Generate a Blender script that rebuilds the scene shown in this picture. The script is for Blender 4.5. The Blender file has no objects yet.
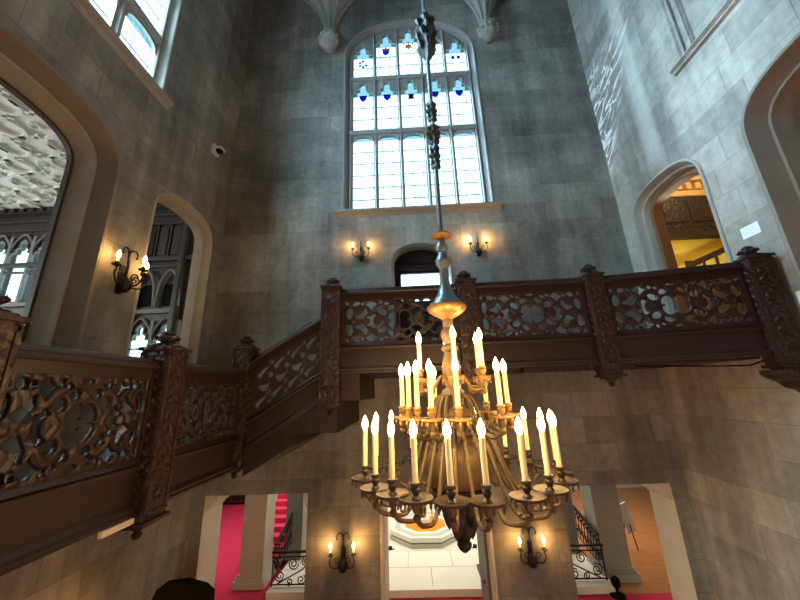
import bpy, bmesh, math, random
import numpy as np
from mathutils import Vector, Matrix, Euler
PI = math.pi
rnd = random.Random(7)
scn = bpy.context.scene
COL = scn.collection

# ------------------------------------------------------------------ camera, sky, exposure
cam_d = bpy.data.cameras.new('camera')
cam = bpy.data.objects.new('camera', cam_d)
COL.objects.link(cam)
cam_d.sensor_width = 36.0
cam_d.lens = 36.0 * 323.47 / 800.0
cam_d.clip_start = 0.05
pt, yw, rl = 0.27587, 0.027957, -0.035672
fw = Vector((-math.sin(yw) * math.cos(pt), math.cos(yw) * math.cos(pt), math.sin(pt)))
rt = Vector((math.cos(yw), math.sin(yw), 0))
up = rt.cross(fw)
r2 = rt * math.cos(rl) + up * math.sin(rl)
u2 = -rt * math.sin(rl) + up * math.cos(rl)
cam.matrix_world = Matrix((r2, u2, -fw)).transposed().to_4x4()
scn.camera = cam
scn.view_settings.view_transform = 'Standard'
scn.view_settings.look = 'None'
scn.view_settings.gamma = 1.0
scn.view_settings.use_curve_mapping = False
scn.view_settings.exposure = 0.18

SKY = 3.2
world = bpy.data.worlds.new('overcast_sky')
scn.world = world
world.use_nodes = True
wn = world.node_tree.nodes
bg = wn['Background']
bg.inputs['Color'].default_value = (0.62, 0.90, 1.0, 1)
bg.inputs['Strength'].default_value = SKY

# bright hazy sun behind cloud, shining in through the left clerestory window
sun_d = bpy.data.lights.new('hazy_sun', 'SUN'); sun_d.energy = 105.0; sun_d.angle = math.radians(100); sun_d.color = (0.56, 0.83, 1.0)
sun = bpy.data.objects.new('hazy_sun', sun_d); COL.objects.link(sun)
sun.rotation_euler = Vector((1.0, 0.16, -0.55)).to_track_quat('-Z', 'Y').to_euler()
sun.location = (-20, -4, 12)

def portal(name, loc, rot, sx, sy):
    l = bpy.data.lights.new(name, 'AREA')
    l.shape = 'RECTANGLE'; l.size = sx; l.size_y = sy
    l.cycles.is_portal = True
    o = bpy.data.objects.new(name, l); COL.objects.link(o)
    o.location = loc; o.rotation_euler = rot
    return o
portal('daylight_rear_window', (0.36, 8.9, 8.5), (-PI / 2, 0, 0), 4.4, 7.4)
portal('daylight_left_window', (-5.75, 3.3, 9.2), (0, -PI / 2, 0), 6.4, 4.2)
portal('daylight_added_opening', (0.35, -2.1, -2.8), (PI / 2, 0, 0), 6.8, 3.8)  # portal for the opening added in the front wall
portal('daylight_rear_door', (0.36, 9.0, 2.4), (-PI / 2, 0, 0), 1.6, 3.2)

def area(name, loc, rot, sx, sy, power, col):
    l = bpy.data.lights.new(name, 'AREA')
    l.shape = 'RECTANGLE'; l.size = sx; l.size_y = sy; l.energy = power; l.color = col
    o = bpy.data.objects.new(name, l); COL.objects.link(o)
    o.location = loc; o.rotation_euler = rot
    return o
# rooms behind the openings have their own light
area('salon_daylight', (-15.6, 2.0, 2.6), (0, -PI / 2, 0), 4.0, 9.0, 800, (0.86, 1.0, 0.98))
area('hall_ceiling_light', (0.3, 12.0, -1.25), (0, 0, 0), 5.0, 4.0, 180, (1.0, 0.94, 0.78))
area('stair_ceiling_light', (-5.2, 12.4, -1.25), (0, 0, 0), 4.5, 5.0, 170, (1.0, 0.90, 0.86))
area('parquet_ceiling_light', (6.0, 12.6, -1.25), (0, 0, 0), 3.5, 5.0, 170, (1.0, 0.90, 0.78))
area('study_ceiling_light', (8.4, 8.2, 6.5), (PI / 5, 0, 0), 2.5, .8, 70, (1.0, 0.78, 0.45))
area('library_ceiling_light', (7.4, 4.9, 5.9), (0, -PI / 3, 0), 1.2, 2.0, 80, (1.0, 0.62, 0.28))

def point(name, loc, power, col, rad=0.03, parent=None):
    l = bpy.data.lights.new(name, 'POINT')
    l.energy = power; l.color = col; l.shadow_soft_size = rad
    o = bpy.data.objects.new(name, l); COL.objects.link(o)
    o.location = loc
    if parent: o.parent = parent
    return o
WARM = (1.0, 0.58, 0.22)
point('study_table_lamp', (8.3, 8.3, 2.4), 110, (1.0, 0.88, 0.62), 0.15)

# ------------------------------------------------------------------ materials
def new_mat(name):
    m = bpy.data.materials.new(name); m.use_nodes = True
    nt = m.node_tree
    return m, nt, nt.nodes, nt.links, nt.nodes['Principled BSDF']

def plain(name, col, rough=0.5, metal=0.0, noise=0.0, nscale=8.0, bump=0.0, bscale=30.0, spec=0.5):
    m, nt, N, L, P = new_mat(name)
    P.inputs['Roughness'].default_value = rough
    P.inputs['Metallic'].default_value = metal
    P.inputs['Specular IOR Level'].default_value = spec
    tc = N.new('ShaderNodeTexCoord')
    if noise > 0:
        nz = N.new('ShaderNodeTexNoise'); nz.inputs['Scale'].default_value = nscale
        nz.inputs['Detail'].default_value = 6
        L.new(tc.outputs['Object'], nz.inputs['Vector'])
        mx = N.new('ShaderNodeMix'); mx.data_type = 'RGBA'
        mx.inputs[6].default_value = tuple(c * (1 - noise) for c in col) + (1,)
        mx.inputs[7].default_value = tuple(min(1, c * (1 + noise)) for c in col) + (1,)
        L.new(nz.outputs['Fac'], mx.inputs[0]); L.new(mx.outputs[2], P.inputs['Base Color'])
    else:
        P.inputs['Base Color'].default_value = tuple(col) + (1,)
    if bump > 0:
        nb = N.new('ShaderNodeTexNoise'); nb.inputs['Scale'].default_value = bscale
        nb.inputs['Detail'].default_value = 4
        L.new(tc.outputs['Object'], nb.inputs['Vector'])
        b = N.new('ShaderNodeBump'); b.inputs['Strength'].default_value = bump; b.inputs['Distance'].default_value = 0.01
        L.new(nb.outputs['Fac'], b.inputs['Height']); L.new(b.outputs['Normal'], P.inputs['Normal'])
    return m

def stone(name, axis, base=(0.30, 0.275, 0.225), row=0.56, width=1.5, stain=False, dark=0.72, off=0.0):
    """ashlar courses laid in the wall's own plane"""
    m, nt, N, L, P = new_mat(name)
    tc = N.new('ShaderNodeTexCoord')
    sp = N.new('ShaderNodeSeparateXYZ'); L.new(tc.outputs['Object'], sp.inputs[0])
    cb = N.new('ShaderNodeCombineXYZ')
    L.new(sp.outputs[axis], cb.inputs[0]); L.new(sp.outputs['Z'], cb.inputs[1])
    mp = N.new('ShaderNodeMapping'); mp.inputs['Location'].default_value = (off, 0.14, 0)
    L.new(cb.outputs[0], mp.inputs[0])
    br = N.new('ShaderNodeTexBrick')
    br.inputs['Scale'].default_value = 1.0
    br.inputs['Brick Width'].default_value = width
    br.inputs['Row Height'].default_value = row
    br.inputs['Mortar Size'].default_value = 0.006
    br.inputs['Mortar Smooth'].default_value = 0.3
    br.inputs['Bias'].default_value = 0.0
    br.offset = 0.43; br.offset_frequency = 2
    br.squash = 0.75; br.squash_frequency = 3
    br.inputs['Color1'].default_value = tuple(c * 0.78 for c in base) + (1,)
    br.inputs['Color2'].default_value = tuple(min(1, c * 1.18) for c in base) + (1,)
    br.inputs['Mortar'].default_value = tuple(c * 0.66 for c in base) + (1,)
    L.new(mp.outputs[0], br.inputs['Vector'])
    # broad weathering and soot
    n1 = N.new('ShaderNodeTexNoise'); n1.inputs['Scale'].default_value = 0.55; n1.inputs['Detail'].default_value = 9
    n1.inputs['Roughness'].default_value = 0.62
    L.new(tc.outputs['Object'], n1.inputs['Vector'])
    r1 = N.new('ShaderNodeValToRGB')
    r1.color_ramp.elements[0].position = 0.33; r1.color_ramp.elements[0].color = (dark, dark, dark, 1)
    r1.color_ramp.elements[1].position = 0.66; r1.color_ramp.elements[1].color = (1.12, 1.12, 1.12, 1)
    L.new(n1.outputs['Fac'], r1.inputs[0])
    mu = N.new('ShaderNodeMix'); mu.data_type = 'RGBA'; mu.blend_type = 'MULTIPLY'; mu.inputs[0].default_value = 1
    L.new(br.outputs['Color'], mu.inputs[6]); L.new(r1.outputs[0], mu.inputs[7])
    n2 = N.new('ShaderNodeTexNoise'); n2.inputs['Scale'].default_value = 7; n2.inputs['Detail'].default_value = 8
    L.new(tc.outputs['Object'], n2.inputs['Vector'])
    r2_ = N.new('ShaderNodeValToRGB')
    r2_.color_ramp.elements[0].position = 0.3; r2_.color_ramp.elements[0].color = (0.84, 0.84, 0.84, 1)
    r2_.color_ramp.elements[1].position = 0.7; r2_.color_ramp.elements[1].color = (1.1, 1.1, 1.1, 1)
    L.new(n2.outputs['Fac'], r2_.inputs[0])
    mu2 = N.new('ShaderNodeMix'); mu2.data_type = 'RGBA'; mu2.blend_type = 'MULTIPLY'; mu2.inputs[0].default_value = 1
    L.new(mu.outputs[2], mu2.inputs[6]); L.new(r2_.outputs[0], mu2.inputs[7])
    mps = N.new('ShaderNodeMapping'); mps.inputs['Scale'].default_value = (1.5, 1.5, 0.13); L.new(tc.outputs['Object'], mps.inputs[0])
    n4 = N.new('ShaderNodeTexNoise'); n4.inputs['Scale'].default_value = 1.0; n4.inputs['Detail'].default_value = 7; n4.inputs['Roughness'].default_value = 0.65
    L.new(mps.outputs[0], n4.inputs['Vector'])
    r4 = N.new('ShaderNodeValToRGB')
    r4.color_ramp.elements[0].position = 0.36; r4.color_ramp.elements[0].color = (0.66, 0.66, 0.67, 1)
    r4.color_ramp.elements[1].position = 0.6; r4.color_ramp.elements[1].color = (1.08, 1.08, 1.07, 1)
    L.new(n4.outputs['Fac'], r4.inputs[0])
    mu4 = N.new('ShaderNodeMix'); mu4.data_type = 'RGBA'; mu4.blend_type = 'MULTIPLY'; mu4.inputs[0].default_value = 1
    L.new(mu2.outputs[2], mu4.inputs[6]); L.new(r4.outputs[0], mu4.inputs[7])
    col = mu4.outputs[2]
    if stain:
        # white salt bloom where water came through near the corner
        def rng(sock, a, b, c, d):
            x = N.new('ShaderNodeMapRange'); x.interpolation_type = 'SMOOTHSTEP'
            x.inputs['From Min'].default_value = a; x.inputs['From Max'].default_value = b
            L.new(sock, x.inputs['Value'])
            y = N.new('ShaderNodeMapRange'); y.interpolation_type = 'SMOOTHSTEP'
            y.inputs['From Min'].default_value = c; y.inputs['From Max'].default_value = d
            y.inputs['To Min'].default_value = 1; y.inputs['To Max'].default_value = 0
            L.new(sock, y.inputs['Value'])
            z = N.new('ShaderNodeMath'); z.operation = 'MULTIPLY'
            L.new(x.outputs[0], z.inputs[0]); L.new(y.outputs[0], z.inputs[1])
            return z.outputs[0]
        # bloom follows a diagonal band
        dg = N.new('ShaderNodeMath'); dg.operation = 'MULTIPLY_ADD'; dg.inputs[1].default_value = 0.54
        L.new(sp.outputs['Z'], dg.inputs[0]); L.new(sp.outputs['Y'], dg.inputs[2])
        a = rng(dg.outputs[0], 10.75, 11.15, 13.2, 13.6)
        b = rng(sp.outputs['Z'], 5.2, 6.2, 8.6, 9.5)
        ab = N.new('ShaderNodeMath'); ab.operation = 'MULTIPLY'; L.new(a, ab.inputs[0]); L.new(b, ab.inputs[1])
        mpr = N.new('ShaderNodeMapping'); mpr.inputs['Rotation'].default_value = (0.55, 0, 0); L.new(tc.outputs['Object'], mpr.inputs[0])
        mp2 = N.new('ShaderNodeMapping'); mp2.inputs['Scale'].default_value = (1, 0.55, 1.9)
        L.new(mpr.outputs[0], mp2.inputs[0])
        n3 = N.new('ShaderNodeTexNoise'); n3.inputs['Scale'].default_value = 1.9; n3.inputs['Detail'].default_value = 5
        n3.inputs['Distortion'].default_value = 0.8
        L.new(mp2.outputs[0], n3.inputs['Vector'])
        s1 = N.new('ShaderNodeMath'); s1.operation = 'SUBTRACT'; s1.inputs[1].default_value = 0.5; L.new(n3.outputs['Fac'], s1.inputs[0])
        s2 = N.new('ShaderNodeMath'); s2.operation = 'ABSOLUTE'; L.new(s1.outputs[0], s2.inputs[0])
        s3 = N.new('ShaderNodeMapRange'); s3.inputs['From Min'].default_value = 0.012; s3.inputs['From Max'].default_value = 0.045
        s3.inputs['To Min'].default_value = 1; s3.inputs['To Max'].default_value = 0
        L.new(s2.outputs[0], s3.inputs['Value'])
        s4 = N.new('ShaderNodeMath'); s4.operation = 'MULTIPLY'; L.new(s3.outputs[0], s4.inputs[0]); L.new(ab.outputs[0], s4.inputs[1])
        mw = N.new('ShaderNodeMix'); mw.data_type = 'RGBA'; mw.inputs[7].default_value = (0.86, 0.87, 0.86, 1)
        L.new(s4.outputs[0], mw.inputs[0]); L.new(col, mw.inputs[6])
        # pale run-off streak under the blind window
        c1 = rng(sp.outputs['Y'], 6.15, 6.35, 6.55, 6.8)
        c2 = rng(sp.outputs['Z'], 4.4, 5.2, 10.5, 12.0)
        cc = N.new('ShaderNodeMath'); cc.operation = 'MULTIPLY'; L.new(c1, cc.inputs[0]); L.new(c2, cc.inputs[1])
        c3 = N.new('ShaderNodeMath'); c3.operation = 'MULTIPLY'; c3.inputs[1].default_value = 0.30; L.new(cc.outputs[0], c3.inputs[0])
        mw2 = N.new('ShaderNodeMix'); mw2.data_type = 'RGBA'; mw2.inputs[7].default_value = (0.62, 0.63, 0.62, 1)
        L.new(c3.outputs[0], mw2.inputs[0]); L.new(mw.outputs[2], mw2.inputs[6])
        col = mw2.outputs[2]
    L.new(col, P.inputs['Base Color'])
    P.inputs['Roughness'].default_value = 0.8
    P.inputs['Specular IOR Level'].default_value = 0.25
    bp = N.new('ShaderNodeBump'); bp.inputs['Strength'].default_value = 0.5; bp.inputs['Distance'].default_value = 0.012
    inv = N.new('ShaderNodeMath'); inv.operation = 'SUBTRACT'; inv.inputs[0].default_value = 1.0
    L.new(br.outputs['Fac'], inv.inputs[1])
    ad = N.new('ShaderNodeMath'); ad.operation = 'MULTIPLY_ADD'; ad.inputs[1].default_value = 0.35
    L.new(n2.outputs['Fac'], ad.inputs[0]); L.new(inv.outputs[0], ad.inputs[2])
    L.new(ad.outputs[0], bp.inputs['Height']); L.new(bp.outputs['Normal'], P.inputs['Normal'])
    return m

def wood(name, col, rough=0.34, carve=False, scale=1.0):
    m, nt, N, L, P = new_mat(name)
    tc = N.new('ShaderNodeTexCoord')
    mp = N.new('ShaderNodeMapping'); mp.inputs['Scale'].default_value = (2 * scale, 9 * scale, 9 * scale)
    L.new(tc.outputs['Object'], mp.inputs[0])
    n = N.new('ShaderNodeTexNoise'); n.inputs['Scale'].default_value = 2.5; n.inputs['Detail'].default_value = 8
    n.inputs['Distortion'].default_value = 0.6
    L.new(mp.outputs[0], n.inputs['Vector'])
    mx = N.new('ShaderNodeMix'); mx.data_type = 'RGBA'
    mx.inputs[6].default_value = tuple(c * 0.65 for c in col) + (1,)
    mx.inputs[7].default_value = tuple(c * 1.35 for c in col) + (1,)
    L.new(n.outputs['Fac'], mx.inputs[0]); L.new(mx.outputs[2], P.inputs['Base Color'])
    P.inputs['Roughness'].default_value = rough
    P.inputs['Specular IOR Level'].default_value = 0.4
    bp = N.new('ShaderNodeBump')
    if carve:
        # shallow carved vine work
        v = N.new('ShaderNodeTexVoronoi'); v.feature = 'SMOOTH_F1'; v.inputs['Scale'].default_value = 15
        w = N.new('ShaderNodeTexNoise'); w.inputs['Scale'].default_value = 6; w.inputs['Detail'].default_value = 2
        L.new(tc.outputs['Object'], w.inputs['Vector'])
        ma = N.new('ShaderNodeMix'); ma.data_type = 'RGBA'; ma.inputs[0].default_value = 0.16
        L.new(tc.outputs['Object'], ma.inputs[6]); L.new(w.outputs['Color'], ma.inputs[7])
        L.new(ma.outputs[2], v.inputs['Vector'])
        L.new(v.outputs['Distance'], bp.inputs['Height'])
        bp.inputs['Strength'].default_value = 1.0; bp.inputs['Distance'].default_value = 0.03
    else:
        L.new(n.outputs['Fac'], bp.inputs['Height'])
        bp.inputs['Strength'].default_value = 0.25; bp.inputs['Distance'].default_value = 0.004
    L.new(bp.outputs['Normal'], P.inputs['Normal'])
    return m

def emis(name, col, s):
    m, nt, N, L, P = new_mat(name)
    P.inputs['Base Color'].default_value = tuple(col) + (1,)
    P.inputs['Emission Color'].default_value = tuple(col) + (1,)
    P.inputs['Emission Strength'].default_value = s
    return m

def glass(name, tint=(0.93, 0.99, 1.0), gx=3.0, gz=3.3, axis='X', lead=0.03):
    """leaded clear quarries: thin dark cames, faint figure in the glass"""
    m, nt, N, L, P = new_mat(name)
    N.remove(P)
    out = N['Material Output']
    tc = N.new('ShaderNodeTexCoord'); sp = N.new('ShaderNodeSeparateXYZ'); L.new(tc.outputs['Object'], sp.inputs[0])
    cb = N.new('ShaderNodeCombineXYZ'); L.new(sp.outputs[axis], cb.inputs[0]); L.new(sp.outputs['Z'], cb.inputs[1])
    br = N.new('ShaderNodeTexBrick'); br.offset = 0.0
    br.inputs['Scale'].default_value = 1; br.inputs['Brick Width'].default_value = 1 / gx; br.inputs['Row Height'].default_value = 1 / gz
    br.inputs['Mortar Size'].default_value = 0.010; br.inputs['Mortar Smooth'].default_value = 0.0
    br.inputs['Color1'].default_value = tuple(tint) + (1,); br.inputs['Color2'].default_value = tuple(t * 0.90 for t in tint) + (1,)
    br.inputs['Mortar'].default_value = (0.16, 0.19, 0.21, 1)
    L.new(cb.outputs[0], br.inputs['Vector'])
    tr = N.new('ShaderNodeBsdfTransparent'); L.new(br.outputs['Color'], tr.inputs['Color'])
    gl = N.new('ShaderNodeBsdfGlossy'); gl.inputs['Roughness'].default_value = 0.15
    ms = N.new('ShaderNodeMixShader'); ms.inputs[0].default_value = 0.04
    L.new(tr.outputs[0], ms.inputs[1]); L.new(gl.outputs[0], ms.inputs[2])
    L.new(ms.outputs[0], out.inputs['Surface'])
    return m

def tinted(name, col):
    m, nt, N, L, P = new_mat(name); N.remove(P)
    tr = N.new('ShaderNodeBsdfTransparent'); tr.inputs['Color'].default_value = tuple(col) + (1,)
    L.new(tr.outputs[0], N['Material Output'].inputs['Surface'])
    return m

M = {}
M['stoneX'] = stone('grey_ashlar_rear', 'X', base=(0.25, 0.242, 0.222), dark=0.5)
M['stoneYL'] = stone('grey_ashlar_left', 'Y', base=(0.265, 0.25, 0.22), dark=0.6, off=0.4)
M['stoneYR'] = stone('grey_ashlar_right', 'Y', base=(0.33, 0.315, 0.285), dark=0.6, stain=True, off=0.9)
M['trimstone'] = plain('dressed_limestone', (0.27, 0.262, 0.24), 0.75, noise=0.25, nscale=3, bump=0.25, bscale=20)
M['brownstone'] = plain('brown_moulded_stone', (0.17, 0.152, 0.13), 0.75, noise=0.25, nscale=3, bump=0.25, bscale=20)
M['palestone'] = plain('pale_limestone', (0.50, 0.47, 0.38), 0.7, noise=0.14, nscale=2.5, bump=0.15, bscale=18)
M['winstone'] = plain('window_limestone', (0.19, 0.185, 0.18), 0.7, noise=0.2, nscale=5, bump=0.2, bscale=25)
M['plaster'] = plain('white_plaster', (0.78, 0.79, 0.77), 0.7, noise=0.04)
M['mahogany'] = wood('dark_red_mahogany', (0.0165, 0.006, 0.006), 0.47)
M['carved'] = wood('carved_mahogany', (0.024, 0.009, 0.0085), 0.48, carve=True)
M['carvedark'] = wood('carved_dark_oak', (0.022, 0.012, 0.010), 0.45, carve=True)
M['panelwood'] = wood('dark_panel_oak', (0.040, 0.028, 0.022), 0.45)
M['brownwood'] = wood('brown_door_oak', (0.16, 0.075, 0.03), 0.4)
M['floorwood'] = wood('orange_parquet', (0.36, 0.15, 0.05), 0.22, scale=0.6)
M['carpet'] = plain('red_carpet', (0.52, 0.035, 0.085), 0.95, noise=0.18, nscale=40, bump=0.3, bscale=200, spec=0.1)
M['marble'] = plain('white_marble', (0.80, 0.78, 0.68), 0.3, noise=0.06, nscale=2)
M['inlay'] = plain('grey_veined_inlay', (0.50, 0.52, 0.50), 0.4, noise=0.5, nscale=16)
M['shadebronze'] = plain('shade_darkened_bronze', (0.016, 0.013, 0.011), 0.55, 0.3)  # dark silhouette of the lower chandelier body, put into the metal colour
M['iron'] = plain('wrought_iron', (0.018, 0.016, 0.015), 0.45, 0.6)
M['darkbronze'] = plain('dark_bronze', (0.055, 0.042, 0.028), 0.5, 0.5, noise=0.3, nscale=14)
M['brass'] = plain('aged_brass', (0.105, 0.074, 0.034), 0.5, 0.35, noise=0.3, nscale=12, bump=0.25, bscale=40)
M['gilt'] = plain('gilded_brass', (0.19, 0.11, 0.032), 0.45, 0.45, noise=0.25, nscale=14, bump=0.3, bscale=60)
M['backlitmetal'] = plain('backlit_dark_metal', (0.045, 0.055, 0.062), 0.5, 0.2)  # backlit darkness of the rod ornaments is painted into this colour
M['steel'] = plain('grey_painted_metal', (0.17, 0.20, 0.215), 0.35, 0.6, noise=0.15)
M['candle'] = plain('ivory_candle_sleeve', (0.80, 0.66, 0.38), 0.5)
M['bulb'] = emis('lit_flame_bulb', (1.0, 0.72, 0.33), 14.0)
M['black'] = plain('black_leather', (0.003, 0.003, 0.003), 0.8, spec=0.1)
M['white'] = plain('white_plastic', (0.60, 0.62, 0.62), 0.5)
M['red'] = plain('red_sign', (0.7, 0.05, 0.03), 0.5)
M['yellow'] = plain('yellow_wall_paint', (0.74, 0.58, 0.09), 0.7)
M['orange'] = plain('orange_petals', (0.95, 0.28, 0.01), 0.6, noise=0.4, nscale=30, bump=0.6, bscale=40)
M['ceilorn'] = plain('ochre_ceiling', (0.55, 0.34, 0.13), 0.7, noise=0.15)
M['glassX'] = glass('leaded_glass_rear', (0.80, 0.90, 0.92), 1 / 0.30, 1 / 0.36, 'X')
M['clear'] = tinted('clear_door_glass', (0.9, 0.95, 1.0))
M['fillglass'] = tinted('warm_fill_glass', (1.0, 0.82, 0.62))  # tint warms the light let in by the added front opening
M['glassY'] = glass('leaded_glass_left', (0.82, 0.90, 0.92), 1 / 0.42, 1 / 0.6, 'Y')
M['glasshead'] = glass('blue_white_head_glass', (0.14, 0.27, 0.32), 1 / 0.1, 1 / 0.12, 'X')
M['glassheadY'] = glass('blue_white_head_glass_left', (0.18, 0.30, 0.34), 1 / 0.1, 1 / 0.12, 'Y')
M['g_blue'] = tinted('blue_stained_glass', (0.02, 0.07, 0.42))
M['g_yellow'] = tinted('yellow_stained_glass', (0.45, 0.24, 0.02))
M['g_red'] = tinted('red_stained_glass', (0.22, 0.03, 0.04))
M['g_clear'] = tinted('white_stained_glass', (0.9, 0.95, 1.0))

# ------------------------------------------------------------------ mesh helpers
def link(name, me, mat, parent=None, smooth=None):
    o = bpy.data.objects.new(name, me); COL.objects.link(o)
    if mat is not None: me.materials.append(M[mat] if isinstance(mat, str) else mat)
    if parent is not None: o.parent = parent
    if smooth is not None:
        for p in me.polygons: p.use_smooth = True
        try: me.set_sharp_from_angle(angle=math.radians(smooth))
        except Exception: pass
    return o

class MB:
    def __init__(self): self.bm = bmesh.new()
    def box(self, x0, x1, y0, y1, z0, z1, mat=None, bevel=0.0):
        vs = [self.bm.verts.new(p) for p in ((x0, y0, z0), (x1, y0, z0), (x1, y1, z0), (x0, y1, z0), (x0, y0, z1), (x1, y0, z1), (x1, y1, z1), (x0, y1, z1))]
        if mat is not None:
            for v in vs: v.co = mat @ v.co
        fs = [self.bm.faces.new([vs[i] for i in f]) for f in ((3, 2, 1, 0), (4, 5, 6, 7), (0, 1, 5, 4), (1, 2, 6, 5), (2, 3, 7, 6), (3, 0, 4, 7))]
        if bevel > 0:
            es = list({e for f in fs for e in f.edges})
            bmesh.ops.bevel(self.bm, geom=es, offset=bevel, segments=2, affect='EDGES', profile=0.6)
        return self
    def tube(self, pts, rad, n=8, cap=True, mat=None):
        pts = [Vector(p) for p in pts]
        if not isinstance(rad, (list, tuple)): rad = [rad] * len(pts)
        t0 = (pts[1] - pts[0]).normalized()
        a = Vector((0, 0, 1)) if abs(t0.z) < 0.9 else Vector((1, 0, 0))
        nrm = t0.cross(a).normalized()
        rings = []
        for i, p in enumerate(pts):
            if i == 0: t = pts[1] - pts[0]
            elif i == len(pts) - 1: t = pts[-1] - pts[-2]
            else: t = pts[i + 1] - pts[i - 1]
            t.normalize()
            nrm = (nrm - t * nrm.dot(t))
            if nrm.length < 1e-6: nrm = t.orthogonal()
            nrm.normalize()
            b = t.cross(nrm)
            ring = []
            for k in range(n):
                an = 2 * PI * k / n
                co = p + (nrm * math.cos(an) + b * math.sin(an)) * rad[i]
                if mat is not None: co = mat @ co
                ring.append(self.bm.verts.new(co))
            rings.append(ring)
        for r0, r1 in zip(rings, rings[1:]):
            for k in range(n):
                self.bm.faces.new((r0[k], r0[(k + 1) % n], r1[(k + 1) % n], r1[k]))
        if cap:
            self.bm.faces.new(rings[0][::-1]); self.bm.faces.new(rings[-1])
        return self
    def lathe(self, prof, c=(0, 0, 0), n=20, lobes=0, amp=0.0, mat=None):
        """prof: (r, z) from bottom to top"""
        rings = []
        for r, z in prof:
            ring = []
            for k in range(n):
                a = 2 * PI * k / n
                rr = max(r, 0.0006) * (1 + amp * math.cos(lobes * a) if lobes else 1)
                co = Vector((c[0] + rr * math.cos(a), c[1] + rr * math.sin(a), c[2] + z))
                if mat is not None: co = mat @ co
                ring.append(self.bm.verts.new(co))
            rings.append(ring)
        for r0, r1 in zip(rings, rings[1:]):
            for k in range(n):
                self.bm.faces.new((r0[k], r0[(k + 1) % n], r1[(k + 1) % n], r1[k]))
        self.bm.faces.new(rings[0][::-1]); self.bm.faces.new(rings[-1])
        return self
    def prism(self, poly, f0, f1):
        """poly: 2D points; f0/f1 map a 2D point to 3D for either end"""
        a = [self.bm.verts.new(f0(*p)) for p in poly]; b = [self.bm.verts.new(f1(*p)) for p in poly]
        self.bm.faces.new(a[::-1]); self.bm.faces.new(b)
        for i in range(len(poly)):
            j = (i + 1) % len(poly)
            self.bm.faces.new((a[i], a[j], b[j], b[i]))
        return self
    def plate(self, outline, holes, f, thick_vec):
        """flat polygon with holes, extruded by thick_vec"""
        edges = []
        for loop in [outline] + list(holes):
            vs = [self.bm.verts.new(f(*p)) for p in loop]
            for i in range(len(vs)):
                edges.append(self.bm.edges.new((vs[i], vs[(i + 1) % len(vs)])))
        r = bmesh.ops.triangle_fill(self.bm, use_beauty=True, use_dissolve=False, edges=edges)
        fs = [g for g in r['geom'] if isinstance(g, bmesh.types.BMFace)]
        if thick_vec is not None:
            e = bmesh.ops.extrude_face_region(self.bm, geom=fs, use_keep_orig=True)
            bmesh.ops.translate(self.bm, vec=Vector(thick_vec), verts=[g for g in e['geom'] if isinstance(g, bmesh.types.BMVert)])
        return self
    def strip(self, rows, close=False):
        R = [[self.bm.verts.new(p) for p in row] for row in rows]
        for r0, r1 in zip(R, R[1:]):
            for k in range(len(r0) - 1):
                self.bm.faces.new((r0[k], r0[k + 1], r1[k + 1], r1[k]))
        return self
    def build(self, name, mat, parent=None, smooth=None):
        bmesh.ops.recalc_face_normals(self.bm, faces=self.bm.faces)
        me = bpy.data.meshes.new(name); self.bm.to_mesh(me); self.bm.free()
        return link(name, me, mat, parent, smooth)

def tag(o, label, cat, group=None, kind=None):
    o['label'] = label; o['category'] = cat
    if group: o['group'] = group
    if kind: o['kind'] = kind
    return o
def thing(name, label, cat, loc=(0, 0, 0), rz=0.0, group=None):
    o = bpy.data.objects.new(name, None); COL.objects.link(o)
    o.location = loc; o.rotation_euler = (0, 0, rz); o.empty_display_size = 0.2
    return tag(o, label, cat, group)
def struct(o):
    o['kind'] = 'structure'; return o
def sempty(name, loc=(0, 0, 0)):
    o = bpy.data.objects.new(name, None); COL.objects.link(o); o.location = loc
    return struct(o)
def dup(root, loc, rz, label=None, group=None):
    r = root.copy(); COL.objects.link(r); r.location = loc; r.rotation_euler = (0, 0, rz)
    if label: r['label'] = label
    if group: r['group'] = group
    for ch in list(root.children):
        c = ch.copy(); COL.objects.link(c); c.parent = r
        for g in list(ch.children):
            d = g.copy(); COL.objects.link(d); d.parent = c
    return r

# ------------------------------------------------------------------ room dimensions
WL, WR, YB, YF = -5.07, 5.79, 8.0, -1.6
ZF, ZC = -4.6, 13.9
H0 = 8.75
CX = 0.36
fR = lambda h, z, d=0.0: (WR + d, h, z)
fL = lambda h, z, d=0.0: (WL - d, h, z)
fB = lambda h, z, d=0.0: (h, YB + d, z)

def arch(c, h, z0, zs, za, n=22, p=2.5):
    pts = [(c + h, z0)]
    for i in range(n + 1):
        t = PI * i / n
        cx, sx = math.cos(t), math.sin(t)
        x = math.copysign(abs(cx) ** (2 / p), cx)
        z = abs(sx) ** (2 / p)
        pts.append((c + h * x, zs + (za - zs) * (z * 0.97 + 0.03 * (1 - abs(x)))))
    pts.append((c - h, z0))
    return pts
def inset(path, o):
    out = []
    for i, p in enumerate(path):
        a = path[max(0, i - 1)]; b = path[min(len(path) - 1, i + 1)]
        tx, tz = b[0] - a[0], b[1] - a[1]
        l = math.hypot(tx, tz) or 1
        out.append((p[0] - tz / l * o, p[1] + tx / l * o))
    # path runs right-bottom, over the top, left-bottom: inward normal points to the opening
    out[0] = (path[0][0] - o, path[0][1]); out[-1] = (path[-1][0] + o, path[-1][1])
    return out
def moulding(name, path, prof, f, mat, parent=None):
    """sweep (offset, depth) profile along an arch"""
    rows = [[f(p[0], p[1], d) for p in inset(path, o)] for o, d in prof]
    return MB().strip(rows).build(name, mat, parent, 35)

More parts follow.
